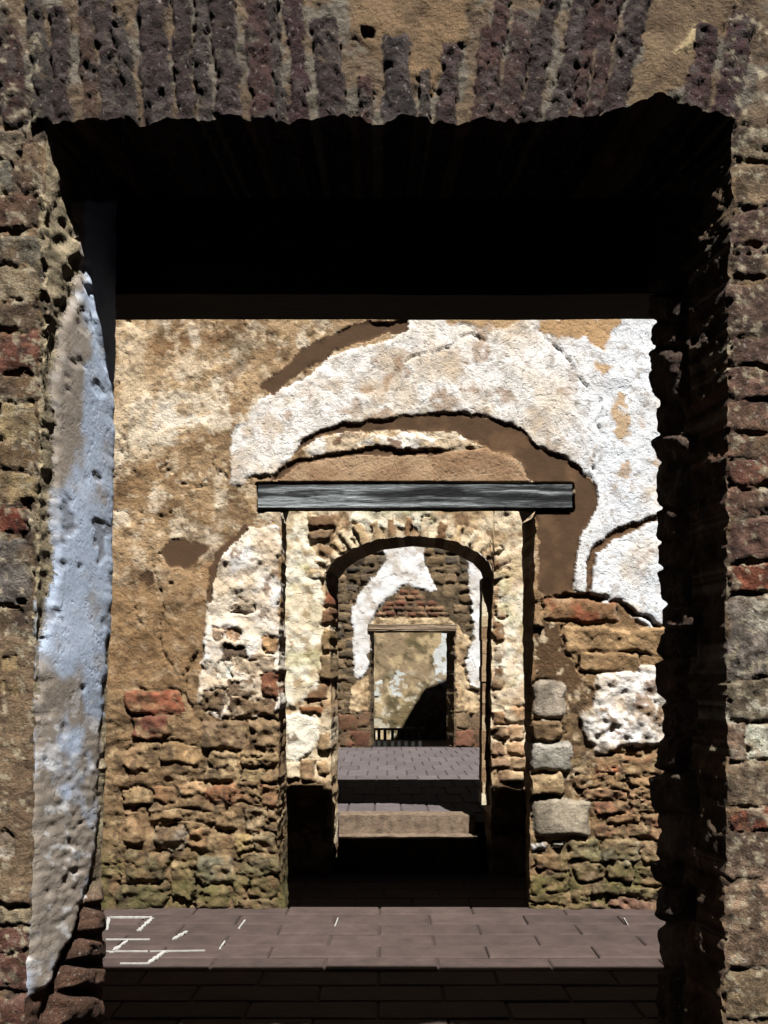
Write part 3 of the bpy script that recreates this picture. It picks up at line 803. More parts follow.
def paint2(x, y):
    p = Paint(x, y, (168, 130, 90))
    X, Y = p.x, p.y
    left = sstep(330, 200, X)
    p.C[:] = alb((154, 123, 88))
    up = sstep(600, 520, Y)
    p.mottle((196, 166, 128), 70, -0.1, 0.35, 111, 0.8, mask=up)
    p.patch([(112, 316), (150, 322), (158, 380), (190, 392), (222, 404), (214, 440), (180, 446), (160, 470), (128, 476), (112, 600)], (216, 192, 158), 0.0, warp=16, wsc=26, seed=127, edge=8, relief=0.006, add=True, blend=14)
    p.patch([(150, 400), (176, 392), (196, 412), (220, 406), (228, 424), (196, 434), (180, 452), (158, 446)], (234, 222, 202), 0.0, warp=12, wsc=18, seed=128, edge=4, relief=0.004, add=True, blend=8)
    p.patch([(166, 372), (188, 352), (216, 356), (250, 362), (244, 376), (212, 370), (184, 384)], (214, 192, 162), 0.0, warp=10, wsc=14, seed=129, edge=4, relief=0.004, add=True, blend=6)
    p.patch([(146, 332), (200, 326), (262, 330), (250, 352), (214, 346), (176, 356), (152, 372)], (142, 110, 76), 0.0, warp=12, wsc=20, seed=130, edge=4, relief=0.008, add=True, blend=8)
    p.mottle((232, 216, 190), 20, 0.30, 0.18, 112, 0.8, mask=up)
    p.mottle((120, 93, 63), 34, 0.30, 0.22, 113, 0.7)
    p.mottle((222, 200, 168), 8, 0.42, 0.16, 124, 0.7, mask=0.35 + 0.65 * up)
    p.mottle((108, 84, 58), 7, 0.48, 0.14, 125, 0.6)
    low = sstep(670, 730, Y + 12 * fbm(X, Y, 40, 3, 115))
    p.mottle((134, 108, 78), 20, -0.5, 0.4, 116, 0.95, mask=low)
    p.mottle((96, 74, 50), 16, 0.2, 0.25, 117, 0.8, mask=low)
    moss = sstep(820, 890, Y)
    p.mottle((86, 84, 46), 26, 0.0, 0.3, 118, 0.8, mask=moss)
    p.rough(0.014, 46, 119)
    p.rough(0.008, 10, 120)
    p.rough(0.016, 24, 121, ax=0.5, mask=low)
    # crazing of the tan coat
    ck = np.abs(fbm(X, Y, 38, 3, 122))
    p.H -= 0.022 * (1 - sstep(0, 0.035, ck)) * sstep(0.0, 0.3, fbm(X, Y, 60, 2, 123)) * (1 - low)
    # big white plaster arch
    p.patch([(228, 485), (230, 462), (236, 432), (250, 412), (262, 398), (276, 392), (300, 378), (322, 366), (336, 352), (372, 345), (404, 334), (408, 312), (408, 250), (720, 250), (720, 640), (668, 635), (650, 628), (632, 616), (615, 602),
             (578, 598), (570, 560), (590, 510), (596, 484), (566, 459), (540, 449), (526, 436), (508, 424), (485, 416), (446, 415), (411, 418), (368, 424), (340, 425), (311, 437), (294, 452), (270, 478), (246, 482)],
            WH, 0.015, P2[0], warp=4, seed=131, edge=2.5, relief=0.012, rsc=40, mott=WH_M)
    # cooler, whiter right side
    p.mottle((238, 244, 251), 50, -0.2, 0.4, 132, 0.8, mask=sstep(530, 620, X) * (p.L == P2[0]))
    p.mottle((190, 156, 118), 16, 0.45, 0.16, 178, 0.8, mask=sstep(560, 610, X) * sstep(410, 440, Y) * sstep(510, 480, Y) * (p.L == P2[0]))
    p.mottle((176, 164, 150), 6, 0.5, 0.15, 179, 0.6, mask=(p.L == P2[0]) * 1.0)
    # strips above the lintel
    p.patch([(270, 478), (295, 462), (319, 457), (350, 453), (381, 447), (398, 451), (452, 451), (486, 450), (513, 458), (525, 470), (531, 486), (270, 486)], (158, 126, 96), 0.012, P2[3], warp=2, seed=133, edge=2, relief=0.008, mott=[((184, 154, 122), 20, 0.1, 0.3, 134, 0.7)])
    p.patch([(300, 448), (320, 438), (350, 434), (384, 434), (432, 436), (458, 438), (484, 448), (452, 452), (400, 452), (372, 447), (340, 452), (310, 456)], (206, 184, 154), 0.016, P2[9], warp=4, seed=135, edge=2, relief=0.012, rsc=10, mott=[((246, 238, 226), 16, 0.0, 0.2, 136, 0.9), ((110, 80, 54), 12, 0.4, 0.12, 137, 0.9)])
    # brown mortar bands
    p.patch([(260, 384), (266, 380), (284, 366), (303, 347), (330, 334), (354, 323), (408, 320), (408, 330), (369, 341), (336, 350), (319, 362), (299, 374), (287, 384), (272, 394)], BR, -0.006, P2[4], warp=2.5, wsc=9, seed=141, edge=2, relief=0.003)
    p.patch([(294, 452), (300, 442), (311, 435), (342, 423), (369, 421), (411, 415), (446, 413), (485, 415), (509, 423), (528, 435), (541, 449), (567, 458), (583, 472), (595, 484), (598, 499), (593, 518), (583, 534), (577, 554), (573, 592), (545, 596), (536, 590),
             (540, 560), (536, 511), (571, 511), (574, 483), (531, 481), (525, 468), (513, 456), (493, 451), (484, 445), (458, 434), (431, 432), (384, 431), (350, 431), (322, 437), (306, 449)], BR, -0.006, P2[5], warp=2.5, wsc=9, seed=143, edge=2, relief=0.004,
            mott=[((116, 88, 62), 26, 0.35, 0.3, 144, 0.5)])
    p.patch([(270, 480), (283, 467), (298, 459), (330, 454), (350, 451), (384, 445), (398, 450), (454, 449), (440, 455), (398, 456), (352, 456), (318, 461), (296, 467), (282, 479)], BR, -0.008, P2[6], warp=1.5, wsc=8, seed=145, edge=1.5, relief=0.002)
    p.patch([(158, 552), (166, 541), (184, 537), (206, 542), (210, 550), (200, 562), (184, 570), (168, 566)], BR, -0.008, P2[7], warp=3, wsc=10, seed=147, edge=2, relief=0.002, blend=2)
    p.patch([(139, 577), (146, 569), (153, 574), (153, 583), (146, 586)], (86, 64, 44), -0.008, warp=2, wsc=8, seed=148, edge=2, relief=0.002)
    # white plaster beside the door with its brown edge
    p.patch([(246, 526), (280, 527), (281, 712), (262, 716), (206, 716), (199, 700), (200, 681), (205, 647), (208, 612), (211, 575), (219, 554), (240, 536)], (236, 222, 200), 0.024, P2[1], warp=3.5, seed=151, edge=2.5, relief=0.02, rsc=14,
            mott=WH_M[:1] + [((206, 182, 150), 20, 0.2, 0.3, 152, 0.7), ((120, 90, 62), 14, 0.55, 0.12, 153, 0.8)])
    p.patch([(246, 522), (250, 528), (240, 540), (222, 556), (216, 574), (213, 602), (207, 604), (208, 575), (215, 552), (236, 534)], BR, -0.004, P2[8], warp=2, wsc=8, seed=154, edge=1.5, relief=0.002)
    # white plaster low on the right
    p.patch([(592, 704), (598, 674), (620, 672), (643, 664), (662, 666), (680, 700), (680, 744), (626, 747), (597, 754), (585, 737), (576, 716)], WH, 0.026, P2[2], warp=4, seed=155, edge=2.5, relief=0.022, rsc=12, mott=WH_M[:2] + [((130, 96, 64), 12, 0.5, 0.12, 156, 0.8)])
    # brown mortar between the grey quoins
    p.patch([(532, 624), (556, 622), (566, 652), (578, 676), (597, 690), (592, 708), (578, 714), (588, 740), (596, 756), (600, 776), (566, 800), (562, 742), (566, 720), (568, 684), (534, 682)], (98, 74, 50), -0.004, warp=3, seed=157, edge=2, relief=0.004,
            mott=[((214, 192, 160), 8, 0.38, 0.1, 158, 0.9)])
    # cracks
    p.patch([(657, 514), (640, 520), (612, 530), (594, 545), (587, 562), (584, 597), (590, 597), (593, 572), (598, 554), (616, 539), (642, 527), (657, 520)], (104, 78, 54), -0.012, warp=2.2, wsc=9, seed=161, edge=1.5, relief=0.003)
    p.line([(404, 362), (428, 352), (450, 346), (470, 334), (494, 342), (508, 352)], 1.3, 0.016, None, 162)
    p.line([(548, 340), (568, 360), (584, 388)], 1.3, 0.012, None, 163)
    p.line([(600, 400), (596, 450), (592, 470)], 1.4, 0.02, None, 164)
    p.line([(545, 598), (580, 594), (616, 598), (634, 614), (668, 634)], 2.6, 0.05, (96, 70, 48), 165)
    p.line([(150, 560), (162, 600), (158, 640), (176, 676)], 1.3, 0.02, None, 166)
    p.line([(196, 652), (182, 680), (188, 700), (200, 718)], 1.6, 0.03, None, 167)
    p.patch([(588, 362), (600, 358), (614, 364), (610, 380), (598, 384), (592, 374)], (198, 166, 130), 0.02, P2[0], warp=7, wsc=18, seed=168, relief=0.006, blend=3)
    p.patch([(608, 396), (622, 394), (624, 412), (632, 430), (624, 446), (606, 434), (612, 416)], (204, 176, 142), 0.02, P2[0], warp=8, wsc=18, seed=169, relief=0.006, blend=3)
    p.patch([(540, 316), (620, 314), (610, 350), (580, 340), (536, 334)], (190, 154, 112), 0.012, warp=6, seed=170, relief=0.008, blend=3)
    p.patch([(440, 312), (520, 312), (524, 326), (480, 330), (450, 326)], (188, 156, 118), 0.014, warp=6, seed=171, relief=0.008, blend=3)
    for st in W2.stones: p.stone(st)
    low = low * ~np.isin(p.L, QUOIN)
    # crumbling ledges and crevices of the rubble
    rz = np.abs(fbm(X * 0.55, Y, 26, 4, 172))
    p.H -= 0.05 * (1 - sstep(0, 0.04, rz)) * low * sstep(-0.1, 0.35, fbm(X, Y, 40, 2, 173))
    p.H += 0.014 * fbm(X * 0.6, Y, 9, 5, 174) * low
    p.mottle((140, 116, 84), 18, 0.2, 0.3, 175, 0.6, mask=low * (1 - moss))
    p.mottle((74, 60, 46), 9, 0.4, 0.18, 177, 0.7, mask=low)
    p.mottle((184, 158, 120), 7, 0.42, 0.18, 180, 0.6, mask=low * (1 - 0.6 * moss))
    p.mottle((92, 88, 50), 20, 0.1, 0.3, 176, 0.55, mask=moss)
    # pocket for the beam
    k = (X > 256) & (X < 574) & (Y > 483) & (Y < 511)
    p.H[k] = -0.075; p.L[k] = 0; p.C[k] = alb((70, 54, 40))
    return p


eL2 = ragged([(0, 281), (505, 281), (600, 281), (640, 279), (700, 279), (760, 279), (840, 278), (880, 281), (912, 286)], 1.6, 9, 6)
eR2 = ragged([(0, 536), (505, 536), (600, 534), (700, 532), (780, 531), (912, 529)], 1.5, 10, 7)
eT2 = lambda x: np.asarray(x, float) * 0 + 509.0
bL2 = ragged([(0, 286), (505, 286), (640, 285), (912, 288)], 1.0, 9, 8)
bR2 = ragged([(0, 522), (505, 522), (640, 523), (760, 526), (912, 527)], 0.8, 9, 9)
ys2 = axis([(TOP2, 300, 10), (300, BOT2, 1.7)])
build_sections(W2, paint2, axis([(-120, 90, 8), (90, 281, 1.7)]), axis([(531, 672, 1.7), (672, 900, 8)]), ys2, eL2, eR2, eT2, axis([(TOP2, 300, 10), (300, 509, 1.7)]), 151, 0.52, bL2, bR2,
               lambda x: 2.60 + 0 * x, nt=14, bump=0.02)
d2l, d2r = (281 - VX) * W2.sc, (533 - VX) * W2.sc
W2.core = [(-4.2, d2l - 0.1, 0.12, 0.52, 0, H2), (d2r + 0.12, 4.2, 0.12, 0.52, 0, H2), (d2l - 0.1, d2r + 0.12, 0.12, 0.52, 2.68, H2), (-4.2, -3.1, 0, 0.13, 0, H2), (3.18, 4.2, 0, 0.13, 0, H2),
           (-4.2, 4.2, 0.045, 0.06, -0.6, -0.02)]
wall2 = W2.finish(label='sunlit wall of peeling white and tan plaster around a doorway')

# ================================================================== wall_rear: the wall with the round stone arch
W3 = Wall('wall_rear', 9.0, dict(mortar='mortar', stone='stone', brick='brick', plaster='plaster'))
W3.dw, W3.jw, W3.jd, W3.rel, W3.wash = 1.8, 1.8, 0.05, 0.018, 0.0
W3.spring = 590.0
H3, FL2, FL3 = 5.76, -0.55, -0.12
TOP3 = VY - (H3 - EYE) / W3.sc
BOT3 = VY + (EYE - FL2) / W3.sc
ARCH3 = [(324, 590), (325, 574), (335, 560), (348, 551), (375, 540), (410, 536), (440, 538), (456, 542), (480, 554), (489, 563), (493, 575), (494, 590)]
S3 = []
for i in range(len(ARCH3) * 0 + 17):
    t = i / 16.0
    ang = math.pi * (0.04 + 0.92 * t)
    cx, cy = 409 - 92 * math.cos(ang), 585 - 56 * math.sin(ang) ** 0.8
    r = W3.seed
    nx, ny = -math.cos(ang) * 0.75, -math.sin(ang)
    a = math.atan2(nx, -ny)
    hl = r.uniform(9, 13)
    W3.st(cx - r.uniform(2.6, 5.2), cy - hl, cx + r.uniform(2.6, 5.2), cy + hl, r.choice([(214, 192, 158), (196, 168, 128), (168, 134, 98), (224, 208, 178), (146, 112, 80)]), 0.03, rot=a, warp=1.5, round=0.3, jw=1.5)
for a in [(309, 516, 341, 528, (120, 92, 66)), (309, 530, 333, 541, (112, 86, 62)), (300, 706, 322, 714, (138, 92, 56)), (308, 684, 326, 700, (122, 92, 66)), (284, 762, 300, 780, (132, 110, 84)), (302, 758, 316, 782, (140, 114, 84)),
          (317, 762, 328, 776, (164, 134, 98)), (286, 784, 326, 800, (130, 106, 78)), (288, 802, 330, 830, (118, 98, 74)), (288, 832, 330, 870, (118, 98, 74)),
          (322, 700, 332, 730, (140, 112, 82)), (318, 732, 330, 750, (150, 124, 92)), (492, 712, 506, 724, (150, 116, 84)), (504, 706, 524, 722, (176, 140, 104)), (491, 726, 508, 738, (146, 118, 90)),
          (508, 724, 524, 740, (168, 134, 100)), (490, 742, 504, 756, (136, 108, 84)), (505, 742, 526, 754, (172, 138, 104)), (490, 758, 510, 768, (130, 104, 82)), (511, 757, 527, 770, (160, 130, 100)), (497, 772, 527, 784, (150, 124, 98)),
          (494, 788, 528, 806, (136, 112, 88)), (494, 808, 528, 834, (136, 112, 88)), (496, 604, 506, 618, (150, 108, 64)), (494, 622, 504, 640, (128, 96, 66)), (326, 590, 334, 606, (132, 78, 52)), (322, 608, 332, 624, (120, 88, 62)),
          (494, 644, 502, 664, (118, 90, 66)), (494, 668, 504, 690, (122, 92, 66)), (322, 628, 332, 650, (142, 116, 80)), (320, 654, 332, 680, (140, 116, 84))]:
    S3.append(a[:4])
    W3.st(*a[:4], a[4], 0.035, name='stone', mat='stone', col2=tuple(min(255, int(c * 1.2) + 10) for c in a[4]))
W3.courses(60, 560, 276, 870, (14, 26), (18, 40), PAL2, (0.02, 0.04), 3)
W3.courses(540, 560, 720, 870, (14, 26), (18, 40), PAL2, (0.02, 0.04), 3)
P3 = [W3.newid('cream_plaster', 'plaster') for _ in range(3)]


def paint3(x, y):
    p = Paint(x, y, (200, 172, 134))
    p.mottle((122, 92, 64), 14, 0.15, 0.3, 211, 0.8)
    p.mottle((236, 218, 186), 18, 0.05, 0.3, 212, 0.8)
    p.rough(0.02, 14, 213); p.rough(0.01, 5, 214)
    M = [((242, 234, 212), 16, 0.05, 0.3, 215, 0.9), ((176, 150, 112), 11, 0.35, 0.2, 216, 0.8), ((190, 186, 132), 22, 0.45, 0.2, 217, 0.5)]
    p.patch([(270, 490), (309, 512), (308, 544), (318, 560), (322, 600), (324, 640), (318, 690), (300, 702), (284, 706), (270, 706)], (226, 210, 178), 0.02, P3[0], warp=3, wsc=9, seed=221, edge=2, relief=0.016, rsc=9, mott=M)
    p.patch([(284, 716), (300, 712), (318, 718), (319, 736), (312, 752), (296, 762), (287, 756)], (240, 232, 212), 0.02, P3[1], warp=2, wsc=8, seed=222, edge=2, relief=0.014, rsc=8, mott=M[:1] + [((110, 84, 60), 9, 0.5, 0.12, 218, 0.8)])
    p.patch([(500, 560), (525, 540), (560, 540), (560, 702), (510, 706), (495, 700), (494, 640), (498, 600)], (230, 212, 184), 0.02, P3[2], warp=3, wsc=9, seed=223, edge=2, relief=0.016, rsc=9, mott=M + [((196, 160, 122), 30, 0.0, 0.2, 219, 0.5)])
    p.patch([(350, 500), (430, 500), (440, 522), (420, 528), (370, 528), (352, 522)], (232, 220, 190), 0.018, warp=4, wsc=10, seed=224, relief=0.014, rsc=8, mott=M)
    for st in W3.stones: p.stone(st)
    return p


eL3 = ragged([(0, 324), (590, 325), (604, 330), (640, 330), (700, 331), (760, 331), (800, 332), (880, 333)], 0.9, 7, 10)
eR3 = ragged([(0, 494), (590, 494), (604, 492), (640, 492), (700, 491), (760, 491), (880, 492)], 0.9, 7, 11)
eT3 = ragged(ARCH3, 0.8, 6, 12)
bL3 = ragged([(0, 336), (600, 338), (700, 338), (880, 338)], 0.7, 7, 13)
bR3 = ragged([(0, 485), (600, 485), (880, 485)], 0.6, 7, 14)
arch3 = interp(ARCH3)
ys3 = axis([(TOP3, 490, 12), (490, BOT3, 1.6)])
build_sections(W3, paint3, axis([(60, 270, 8), (270, 331, 1.6)]), axis([(491, 545, 1.6), (545, 720, 8)]), ys3, eL3, eR3, eT3, axis([(TOP3, 490, 12), (490, 536, 1.6)]), 110, 0.6, bL3, bR3,
               lambda x: EYE + (VY - arch3(x)) * W3.sc - 0.02, nt=14, bump=0.02)
W3.core = [(-4.2, -0.72, 0.12, 0.6, FL2, H3), (1.24, 4.2, 0.12, 0.6, FL2, H3), (-0.72, 1.24, 0.12, 0.6, 2.98, H3), (-4.2, -3.2, 0, 0.13, FL2, H3), (3.3, 4.2, 0, 0.13, FL2, H3)]
wall3 = W3.finish(label='rubble wall with a round stone arch and cream plaster')
# narrow rebate of broken bricks inside the arch, on the right
rg = random.Random(3)
zz = 9.16
yy = 578.0
while yy < 800:
    hh = rg.uniform(9, 15)
    x0, x1 = 482.2 + rg.uniform(-0.6, 0.5), 487.6 + rg.uniform(-0.4, 0.6)
    V, Fc = boxes([((x0 - VX) * zz / F, (x1 + 5 - VX) * zz / F, 0.16 + rg.uniform(0, .02), 0.42, EYE - (yy + hh + 0.3 - VY) * zz / F, EYE - (yy - VY) * zz / F)])
    c = alb(rg.choice([(190, 168, 134), (222, 208, 178), (140, 112, 84), (176, 148, 114)]))
    mesh_obj('brick', V, Fc, 'brick', parent=wall3, cols=np.tile(c, (8, 1)))
    yy += hh

# ================================================================== wall_far: rubble wall with white plaster and a small doorway
W4 = Wall('wall_far', 19.1, dict(mortar='far_mortar', stone='far_stone', brick='far_brick', plaster='far_plaster'))
W4.dw, W4.jw, W4.jd, W4.rel, W4.wash = 1.3, 1.1, 0.05, 0.02, 0.0
W4.spring = 628.0
BOT4 = VY + (EYE - FL3) / W4.sc
TOPZ4 = 6.46
TOP4 = VY - (TOPZ4 - EYE) / W4.sc
for r_i, yb in enumerate((590, 595.5, 601, 606.5, 612)):
    hwid = (10, 17, 24, 29, 33)[r_i]
    x = 409 - hwid + (3 if r_i % 2 else 0)
    while x < 409 + hwid:
        W4.st(x, yb, x + 9.4, yb + 4.4, W4.seed.choice([(114, 74, 56), (128, 86, 64), (104, 68, 52), (140, 108, 82)]), 0.03, name='brick', mat='brick', warp=0.5, round=0.2, jw=0.8, rsc=6)
        x += 10.4
S4 = [(338, 716, 356, 730), (357, 712, 369, 728), (338, 732, 352, 747), (353, 730, 369, 747), (456, 714, 470, 728), (471, 712, 486, 728), (456, 730, 474, 747), (475, 730, 488, 747)]
for i, a in enumerate(S4):
    W4.st(*a, ((118, 84, 62), (104, 80, 60), (122, 82, 62), (112, 76, 58), (140, 116, 88), (120, 98, 76), (116, 80, 62), (116, 82, 62))[i], 0.03)
PAL4 = [(104, 90, 70), (90, 76, 60), (124, 104, 80), (112, 92, 66), (98, 88, 74)]
W4.courses(330, 540, 495, 714, (7, 11), (10, 17), PAL4, (0.015, 0.05), 1.4, keep=lambda cx, cy: not (367 < cx < 457 and cy > 585), avoid=[(370, 624, 454, 640)])
W4.courses(250, 560, 328, 747, (9, 14), (12, 22), PAL4, (0.02, 0.05), 2)
W4.courses(497, 560, 560, 747, (9, 14), (12, 22), PAL4, (0.02, 0.05), 2)
P4 = [W4.newid('white_plaster', 'plaster') for _ in range(2)] + [W4.newid('tan_plaster', 'plaster') for _ in range(2)]


def paint4(x, y):
    p = Paint(x, y, (112, 94, 70))
    p.mottle((146, 124, 94), 14, 0.1, 0.3, 311, 0.8)
    p.mottle((76, 64, 48), 10, 0.2, 0.3, 312, 0.8)
    p.rough(0.03, 10, 313)
    for st in W4.stones:
        if st['id'] < 400 and st['hw'] < 4.6 + 99: p.stone(st)
    bricks = p.L.copy()
    M = [((236, 236, 236), 14, -0.1, 0.4, 314, 0.9), ((190, 178, 164), 9, 0.3, 0.25, 315, 0.8)]
    p.patch([(376, 530), (425, 530), (425, 560), (432, 578), (438, 590), (431, 593), (418, 588), (401, 585), (393, 596), (378, 606), (371, 625), (368, 667), (361, 681), (353, 674), (352, 611), (361, 591), (379, 571), (387, 559)],
            (216, 212, 206), 0.03, P4[0], warp=2, wsc=8, seed=321, edge=1.5, relief=0.012, rsc=10, mott=M)
    p.patch([(468, 555), (500, 540), (500, 700), (480, 690), (470, 683), (464, 664), (473, 639), (472, 606), (468, 580)], (216, 212, 206), 0.03, P4[1], warp=2, wsc=8, seed=322, edge=1.5, relief=0.012, rsc=10, mott=M)
    T = [((214, 190, 152), 7, 0.0, 0.3, 316, 0.8), ((120, 96, 70), 6, 0.3, 0.2, 317, 0.8)]
    p.patch([(352, 684), (368, 676), (369, 712), (350, 712)], (176, 148, 112), 0.03, P4[2], warp=2, wsc=6, seed=323, edge=1.5, relief=0.03, rsc=6, mott=T)
    p.patch([(456, 622), (470, 640), (462, 664), (470, 690), (482, 700), (478, 714), (456, 712)], (176, 148, 112), 0.03, P4[3], warp=2, wsc=6, seed=324, edge=1.5, relief=0.03, rsc=6, mott=T)
    p.patch([(376, 617), (446, 617), (456, 624), (456, 632), (368, 632), (370, 624)], (170, 146, 112), 0.02, warp=1.5, wsc=6, seed=325, relief=0.02, rsc=6, mott=T)
    return p


eL4 = ragged([(0, 370), (628, 370), (747, 371)], 0.6, 5, 15)
eR4 = ragged([(0, 454.5), (628, 454.5), (747, 454)], 0.6, 5, 16)
bL4 = ragged([(0, 375), (747, 374)], 0.5, 5, 17)
bR4 = ragged([(0, 446.5), (747, 446.5)], 0.4, 5, 18)
ys4 = axis([(TOP4, 540, 8), (540, BOT4, 1.3)])
build_sections(W4, paint4, axis([(250, 335, 5), (335, 370, 1.3)]), axis([(454, 490, 1.3), (490, 560, 5)]), ys4, eL4, eR4, lambda x: np.asarray(x, float) * 0 + 631.5, axis([(TOP4, 540, 8), (540, 631.5, 1.3)]), 66, 0.5, bL4, bR4,
               lambda x: EYE + (VY - 631.5) * W4.sc + 0 * x, nt=10, bump=0.03)
W4.core = [(-4.2, -0.5, 0.15, 0.5, -0.35, TOPZ4), (1.65, 4.2, 0.15, 0.5, -0.35, TOPZ4), (-0.5, 1.65, 0.15, 0.5, 2.5, TOPZ4), (-4.2, -2.8, 0, 0.16, -0.35, TOPZ4), (3.7, 4.2, 0, 0.16, -0.35, TOPZ4)]
wall4 = W4.finish(label='grey rubble wall with white plaster and small square doorway')
# broken top of that wall climbing to the right
prof = [(x, z + 0.26) for x, z in ((1.12, 6.2), (1.42, 6.63), (1.75, 7.2), (2.08, 7.72), (2.66, 7.91), (4.2, 8.1))]
V, Fc = [], []
for (xa, za), (xb, zb_) in zip(prof[:-1], prof[1:]):
    b = len(V)
    V += [(xa, 0.0, 6.4), (xb, 0.0, 6.4), (xb, 0.5, 6.4), (xa, 0.5, 6.4), (xa, 0.0, za), (xb, 0.0, zb_), (xb, 0.5, zb_), (xa, 0.5, za)]
    Fc += [tuple(b + i for i in f) for f in BOXF]
mesh_obj('broken_top', V, Fc, 'far_mortar', parent=wall4, cols=np.tile(alb((112, 94, 70)), (len(V), 1)))

# ================================================================== wall_end: the last wall seen through the small doorway
W5 = Wall('wall_end', 24.0, dict(mortar='far_plaster', plaster='far_plaster', stone='far_stone'))
W5.stones = []
P5 = [W5.newid('pale_plaster', 'plaster') for _ in range(3)]


def paint5(x, y):
    p = Paint(x, y, (146, 126, 98))
    p.mottle((112, 98, 66), 22, 0.0, 0.3, 411, 0.8)
    p.mottle((86, 78, 54), 14, 0.25, 0.25, 412, 0.8)
    p.mottle((188, 166, 128), 10, 0.25, 0.25, 413, 0.8)
    p.rough(0.02, 14, 414)
    p.mottle((206, 198, 178), 7, 0.35, 0.2, 417, 0.8, mask=sstep(660, 690, p.y))
    M = [((196, 200, 196), 8, 0.0, 0.3, 415, 0.8), ((150, 128, 94), 6, 0.3, 0.15, 416, 0.9)]
    p.patch([(391, 684), (396, 672), (402, 672), (404, 690), (400, 696), (391, 694)], (206, 206, 200), 0.01, P5[0], warp=3, wsc=6, seed=421, edge=1, relief=0.01, mott=M)
    p.patch([(374, 682), (381, 680), (380, 696), (374, 696)], (206, 206, 198), 0.01, P5[1], warp=2, wsc=6, seed=422, edge=1, relief=0.01, mott=M)
    p.patch([(434, 652), (440, 646), (441, 628), (449, 620), (450, 690), (436, 684), (436, 668), (432, 662)], (222, 226, 226), 0.01, P5[2], warp=2.5, wsc=6, seed=423, edge=1, relief=0.01, mott=M)
    return p


BOT5 = VY + (EYE + 0.3) / W5.sc
XX, YY = np.meshgrid(axis([(250, 365, 6), (365, 460, 1.2), (460, 560, 6)]), axis([(500, 620, 6), (620, BOT5, 1.2)]))
W5.face(XX, YY, paint5)
W5.core = [(-4.2, 4.8, 0.06, 0.5, -0.35, 6.0)]
wall5 = W5.finish(label='mottled green-brown plaster wall at the far end')

# ================================================================== floors, pavers
rng = random.Random(11)


def floor_obj(name, x0, x1, y0, y1, z, mat, label):
    V, Fc = boxes([(x0, x1, y0, y1, -0.75, z)])
    o = mesh_obj(name, V, Fc, mat)
    o['kind'] = 'structure'; o['label'] = label
    return o


def lay(parent, x0, x1, y0, y1, z, L, D, off, mat, gap=0.008, thick=0.03):
    meshes = []
    for k in range(5):
        V, Fc = slab_mesh(L - gap, D - gap, thick, 0.008, rng)
        me = mesh_obj('paver', V, Fc, mat).data
        meshes.append(me)
        bpy.data.objects.remove(bpy.data.objects[-1] if False else [o for o in bpy.data.objects if o.data == me][0])
    row = 0
    y = y1
    while y - D > y0 - 0.01:
        xo = off[row % 2]
        k0 = math.ceil((x0 - xo) / L)
        x = xo + k0 * L
        while x + L <= x1 + 0.001:
            o = bpy.data.objects.new('paver', meshes[rng.randrange(5)])
            o.location = (x + L / 2, y - D / 2, z + rng.uniform(-0.003, 0.004))
            o.parent = parent
            COL.objects.link(o)
            x += L
        y -= D
        row += 1


fl1 = floor_obj('floor', -4.2, 4.2, -3.0, 5.62, -0.004, 'paver_joint', 'stone paved floor of the near court, lit in a strip before the plastered wall')
# a thin strip of setts against the wall, then long pavers in half bond
lay(fl1, -2.3, 2.4, 1.55, 5.444, 0.010, 0.567, 0.2055, (0.27, 0.54), 'paver')
lay(fl1, -2.3, 2.4, 5.444, 5.615, 0.012, 0.567, 0.171, (0.54, 0.27), 'paver')


def gp(x, y, z=0.0):
    d = F * (EYE - z) / (y - VY)
    return ((x - VX) * d / F, d)


def chalk(xa, ya, xb, yb, wd=0.02):
    z = 0.0165
    A, B = gp(xa, ya, z), gp(xb, yb, z)
    dx, dy = B[0] - A[0], B[1] - A[1]
    l = math.hypot(dx, dy); nx, ny = -dy / l * wd / 2, dx / l * wd / 2
    n = 15
    V, Fc = [], []
    for i in range(n):
        t = i / (n - 1)
        cx, cy = A[0] + dx * t, A[1] + dy * t
        k = rng.uniform(0.35, 1.3)
        V += [(cx + nx * k, cy + ny * k, z + 0.002), (cx - nx * k, cy - ny * k, z + 0.002), (cx + nx * k, cy + ny * k, z - 0.006), (cx - nx * k, cy - ny * k, z - 0.006)]
    for i in range(n - 1):
        b = i * 4
        Fc += [(b, b + 1, b + 5, b + 4), (b, b + 4, b + 6, b + 2), (b + 1, b + 3, b + 7, b + 5)]
    Fc += [(0, 2, 3, 1), (4 * n - 4, 4 * n - 3, 4 * n - 1, 4 * n - 2)]
    mesh_obj('chalk_line', V, Fc, 'chalk', parent=fl1)


for c in [(109, 917, 152, 917, .03), (107, 929, 109, 917, .02), (152, 918, 139, 930, .025), (187, 931, 173, 939, .025), (128, 940, 111, 952, .025), (165, 951, 148, 963, .028), (104, 951, 148, 951, .008), (150, 951, 205, 950, .004),
          (106, 939, 150, 939, .004), (120, 963, 148, 963, .006), (245, 920, 239, 928, .010), (225, 941, 220, 948, .010), (338, 918, 335, 926, .006), (624, 918, 628, 925, .006)]:
    chalk(*c)

